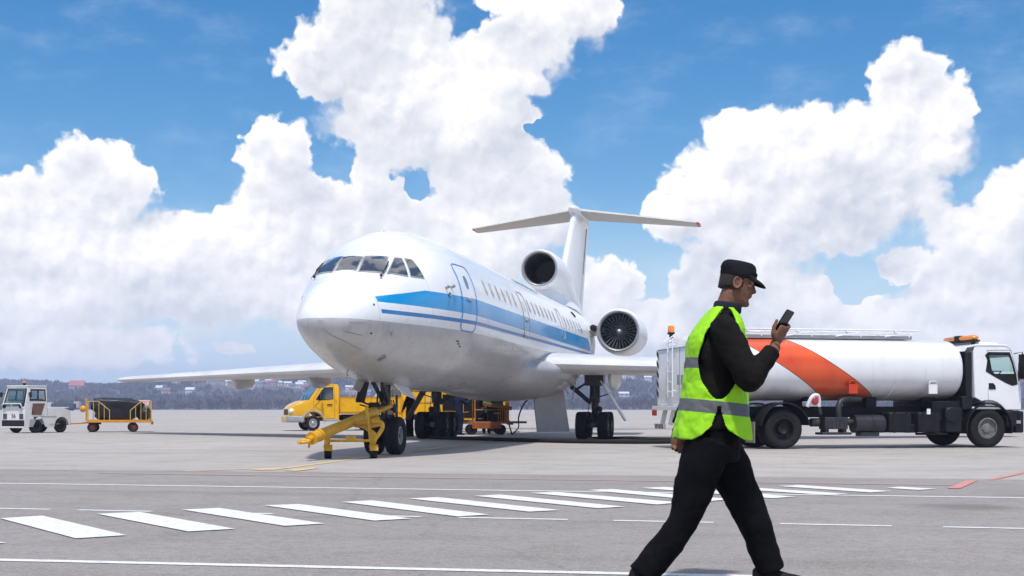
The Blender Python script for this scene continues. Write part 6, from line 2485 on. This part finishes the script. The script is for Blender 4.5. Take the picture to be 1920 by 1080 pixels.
M_TWIG = wood_material('bare_twigs', (0.092, 0.068, 0.060), (0.135, 0.097, 0.084))
M_TWIG2 = wood_material('pale_bare_twigs', (0.13, 0.095, 0.075), (0.20, 0.15, 0.115))
M_PINE = wood_material('evergreen_needles', (0.020, 0.032, 0.024), (0.038, 0.052, 0.034))
M_BARK = wood_material('bark', (0.05, 0.04, 0.034), (0.085, 0.07, 0.06))


def far_wood(name, m, n, ymin, ymax, h0, h1, dens, spread):
    b = MB()
    bm = b.bm
    k = 0
    while k < n:
        x = random.uniform(-1150, 1150); y = random.uniform(ymin, ymax)
        if abs(x) > 0.48 * y:
            continue
        if dens(x, y) < random.random() or not clear_of_houses(x, y):
            continue
        k += 1
        h = random.uniform(h0, h1)
        z = hill_z(x, y) - 0.5
        r = h * spread * random.uniform(0.7, 1.3)
        a0 = random.uniform(0, 6.28)
        lean = Vector((random.uniform(-.1, .1), random.uniform(-.1, .1), 0)) * h
        base = Vector((x, y, z))
        # a few leafy wedges round a common axis
        for q in range(4):
            a = a0 + q * 1.57 + random.uniform(-.3, .3)
            d = Vector((math.cos(a), math.sin(a), 0)); e = Vector((-d.y, d.x, 0))
            hh = h * random.uniform(0.65, 1.0)
            p0 = base + Vector((0, 0, h * 0.12)); p1 = base + d * r + Vector((0, 0, hh * random.uniform(.35, .6))) + e * r * .4
            p2 = base + lean + Vector((0, 0, hh)) + d * r * 0.55; p3 = base + d * r * .8 - e * r * .6 + Vector((0, 0, hh * random.uniform(.4, .75)))
            v = [bm.verts.new(p) for p in (p0, p1, p2, p3)]
            bm.faces.new((v[0], v[1], v[2])); bm.faces.new((v[0], v[2], v[3]))
    return tag(b.build(name, m, ang=None), kind='stuff')


dn = lambda x, y: 0.35 + 0.9 * max(0, noise.noise(Vector((x * 0.011, y * 0.011, 0))) + 0.25)
dp = lambda x, y: 1.0 if noise.noise(Vector((x * 0.012, y * 0.016, 9))) > 0.16 else 0.03
far_wood('bare_wood', M_TWIG, 11000, 900, 1800, 4, 7.5, dn, 0.42)
far_wood('evergreen_wood', M_PINE, 2600, 930, 1780, 4.5, 8.5, dp, 0.36)


def bare_tree(h, seed, m):
    rnd = random.Random(seed)
    root = empty('bare_tree', (0, 0, 0), 0, 'x', 'tree')
    b = MB()
    tips = []
    def grow_(p, d, L, r, lev):
        q = p + d * L
        midp = p.lerp(q, .5) + Vector((rnd.uniform(-.06, .06), rnd.uniform(-.06, .06), 0)) * L
        b.tube([p, midp, q], [r, r * .8, r * .6], 5, cap=False)
        tips.append((q, d, lev))
        if lev < 3:
            for _ in range(3 if lev else 4):
                a = rnd.uniform(0, 6.28)
                nd = (d + Vector((math.cos(a), math.sin(a), rnd.uniform(-.1, .5))) * rnd.uniform(.45, .8)).normalized()
                s = rnd.uniform(.35, 1.0) if lev == 0 else rnd.uniform(.6, 1)
                grow_(p.lerp(q, s), nd, L * rnd.uniform(.55, .75), r * .55, lev + 1)
    grow_(Vector((0, 0, -0.3)), Vector((rnd.uniform(-.06, .06), rnd.uniform(-.06, .06), 1)).normalized(), h * .42, h * .018, 0)
    b.build('trunk', M_BARK, root, ang=None)
    c = MB()
    for q, d, lev in tips:
        if lev < 1: continue
        for _ in range(9 if lev > 1 else 4):
            a = rnd.uniform(0, 6.28)
            nd = (d * .7 + Vector((math.cos(a), math.sin(a), rnd.uniform(-.1, .9)))).normalized()
            L = h * rnd.uniform(.07, .17)
            o = q - d * rnd.uniform(0, h * .12)
            e = nd.orthogonal().normalized() * h * 0.010
            f = nd.cross(e)
            v = [c.bm.verts.new(p) for p in (o + e, o - e * .5 + f, o - e * .5 - f, o + nd * L)]
            for t in ((0, 1, 3), (1, 2, 3), (2, 0, 3)):
                c.bm.faces.new([v[i] for i in t])
    c.build('crown', m, root, ang=None)
    return root


TREE_LABELS = ['leafless brown tree in the row beyond the far apron edge', 'pale leafless tree in the row beyond the far apron edge', 'broad leafless tree in the row beyond the far apron edge']
protos = [bare_tree(8.0, 11, M_TWIG), bare_tree(7.0, 12, M_TWIG2), bare_tree(9.0, 13, M_TWIG), bare_tree(6.5, 14, M_TWIG2), bare_tree(7.5, 15, M_TWIG)]
used = [False] * len(protos)
rt = random.Random(5)
spots = []
tries = 0
while len(spots) < 150 and tries < 5000:
    tries += 1
    px = rt.choice([rt.uniform(-40, 560), rt.uniform(-40, 560), rt.uniform(620, 760), rt.uniform(940, 1260), rt.uniform(940, 1260), rt.uniform(1880, 1960)])
    y = 728 + rt.random() ** 2 * 130
    if abs(px - 264) < 22 and y < 790: continue
    spots.append(((px - 960) / F_PX * y, y))
for (x, y) in spots:
    k = rt.randrange(len(protos))
    o = protos[k] if not used[k] else copy_tree(protos[k])
    used[k] = True
    o.location = (x, y, hill_z(x, y))
    o.rotation_euler = (0, 0, rt.uniform(0, 6.28))
    s = rt.uniform(0.65, 1.12)
    o.scale = (s * 1.15, s * 1.15, s)
    o['label'] = TREE_LABELS[(0, 1, 2, 1, 0)[k]]
    o['group'] = 'bare trees beyond the apron edge'

# houses of the hillside town
M_WALLS = [mat('house_wall_white', (0.62, 0.61, 0.60), 0.8), mat('house_wall_cream', (0.52, 0.46, 0.38), 0.8), mat('house_wall_pink', (0.50, 0.33, 0.29), 0.8), mat('house_wall_grey', (0.40, 0.41, 0.43), 0.8)]
M_ROOFS = [mat('roof_grey', (0.22, 0.23, 0.25), 0.7), mat('roof_red', (0.26, 0.10, 0.085), 0.7), mat('roof_brown', (0.18, 0.10, 0.075), 0.7), mat('roof_white', (0.58, 0.59, 0.62), 0.6), mat('roof_blue', (0.06, 0.19, 0.52), 0.6)]
M_WIN = mat('house_window', (0.06, 0.07, 0.09), 0.2)


def house(x, y, w, d, h, rh, wall, roof, label, group=None, rz=0.0, name='house'):
    o = empty(name, (x, y, hill_z(x, y) - 0.6), rz, label, 'house', group)
    b = MB()
    b.box((0, 0, h / 2), (w, d, h))
    for s in (-1, 1):
        b.bm.faces.new([b.bm.verts.new(p) for p in ((s * w / 2, -d / 2, h), (s * w / 2, d / 2, h), (s * w / 2, 0, h + rh))])
    b.build('wall', wall, o, ang=None)
    b = MB()
    e = 0.5
    for s in (-1, 1):
        b.sheet([(-w / 2 - e, s * (d / 2 + e), h - e * rh / (d / 2)), (w / 2 + e, s * (d / 2 + e), h - e * rh / (d / 2)), (w / 2 + e, 0, h + rh), (-w / 2 - e, 0, h + rh)], 0.25 * (1 if s < 0 else -1))
    b.build('roof', roof, o, ang=None)
    nw = max(1, int(w / 3.2))
    for fl in range(max(1, int(h / 3))):
        for k in range(nw):
            b = MB()
            b.box((-w / 2 + w * (k + .5) / nw, -d / 2 - 0.03, 1.6 + fl * 2.9), (1.2, 0.1, 1.3))
            b.build('window', M_WIN, o, ang=None)
    return o


rh = random.Random(21)
WN = ['white', 'cream', 'pink', 'grey']
RN = ['grey', 'red', 'brown', 'pale', 'blue']
for (px, py, wi, ri) in HP:
    x, y = on_hill(px, py)
    house(x, y, rh.uniform(5, 9), rh.uniform(5, 7.5), rh.uniform(2.8, 5.5), rh.uniform(1.2, 2.2), M_WALLS[wi], M_ROOFS[ri], '%s walled hillside house with %s roof in the far town' % (WN[wi], RN[ri]), 'hillside houses', rh.uniform(-.5, .5))
x, y = on_hill(145, 731)
house(x, y, 16, 12, 5.5, 5.5, M_WALLS[2], mat('bright_red_roof', (0.38, 0.10, 0.09), 0.7), 'largest red roofed house on the far left hillside', None, 0.1)
y = 745
house((264 - 960) / F_PX * y, y, 9.6, 7, 3.6, 2.8, mat('yellow_wall', (0.50, 0.40, 0.22), 0.8), mat('pink_metal_roof', (0.52, 0.24, 0.24), 0.6), 'low building with a pink roof just behind the baggage cart', None, 0.05, 'low_building')

# long trailer standing far out on the apron
yt_ = 480.0
tx = lambda px: (px - 960) / F_PX * yt_
tl = empty('flatbed_trailer', (tx(120), yt_, 0), 0, 'dark flatbed lorry parked far out behind the white tractor', 'lorry')
b = MB()
b.box((0.3, 0, 1.7), (9.5, 2.4, 1.9))
b.build('bed', mat('dark_blue_load', (0.03, 0.035, 0.06), 0.7), tl, bevel=0.05)
b = MB()
b.box((-5.1, 0, 1.9), (1.5, 2.4, 2.4)); b.box((-6.0, 0, 1.2), (0.6, 2.3, 1.2))
b.build('cab', mat('pale_green_cab', (0.42, 0.46, 0.42), 0.5), tl, bevel=0.15)
b = MB()
b.box((5.0, 0, 2.2), (2.0, 2.4, 2.6))
b.build('tailboard', mat('light_grey_board', (0.36, 0.35, 0.35), 0.6), tl, bevel=0.05)
b = MB()
b.box((0, 0, 0.65), (11.0, 1.2, 0.3))
b.build('chassis', DARK, tl)
for x_ in (-4.6, 1.5, 3.0):
    for s in (-1, 1):
        wheel(tl, (x_, s * 1.0, 0.5), (0, s, 0), 0.5, 0.35, 0.28, RUBBER, DARK, n=16, bolts=4)
b = MB()
b.box((5.6, -1.22, 0.95), (0.7, 0.05, 0.5))
b.build('rear_lamp', M_REDL, tl)

# ------------------------------------------------------------------ air
hz = MB()
hz.box((0, 1240, 38.0), (4990, 2690, 79.0))
haze_m = bpy.data.materials.new('haze_air')
haze_m.use_nodes = True
hn_ = haze_m.node_tree
hn_.nodes.clear()
pv = hn_.nodes.new('ShaderNodeVolumePrincipled')
pv.inputs['Color'].default_value = (0.58, 0.70, 1.0, 1)
pv.inputs['Density'].default_value = 0.00036
pv.inputs['Anisotropy'].default_value = 0.2
ho = hn_.nodes.new('ShaderNodeOutputMaterial')
hn_.links.new(pv.outputs[0], ho.inputs['Volume'])
o = hz.build('haze', haze_m, ang=None)
tag(o, kind='stuff')
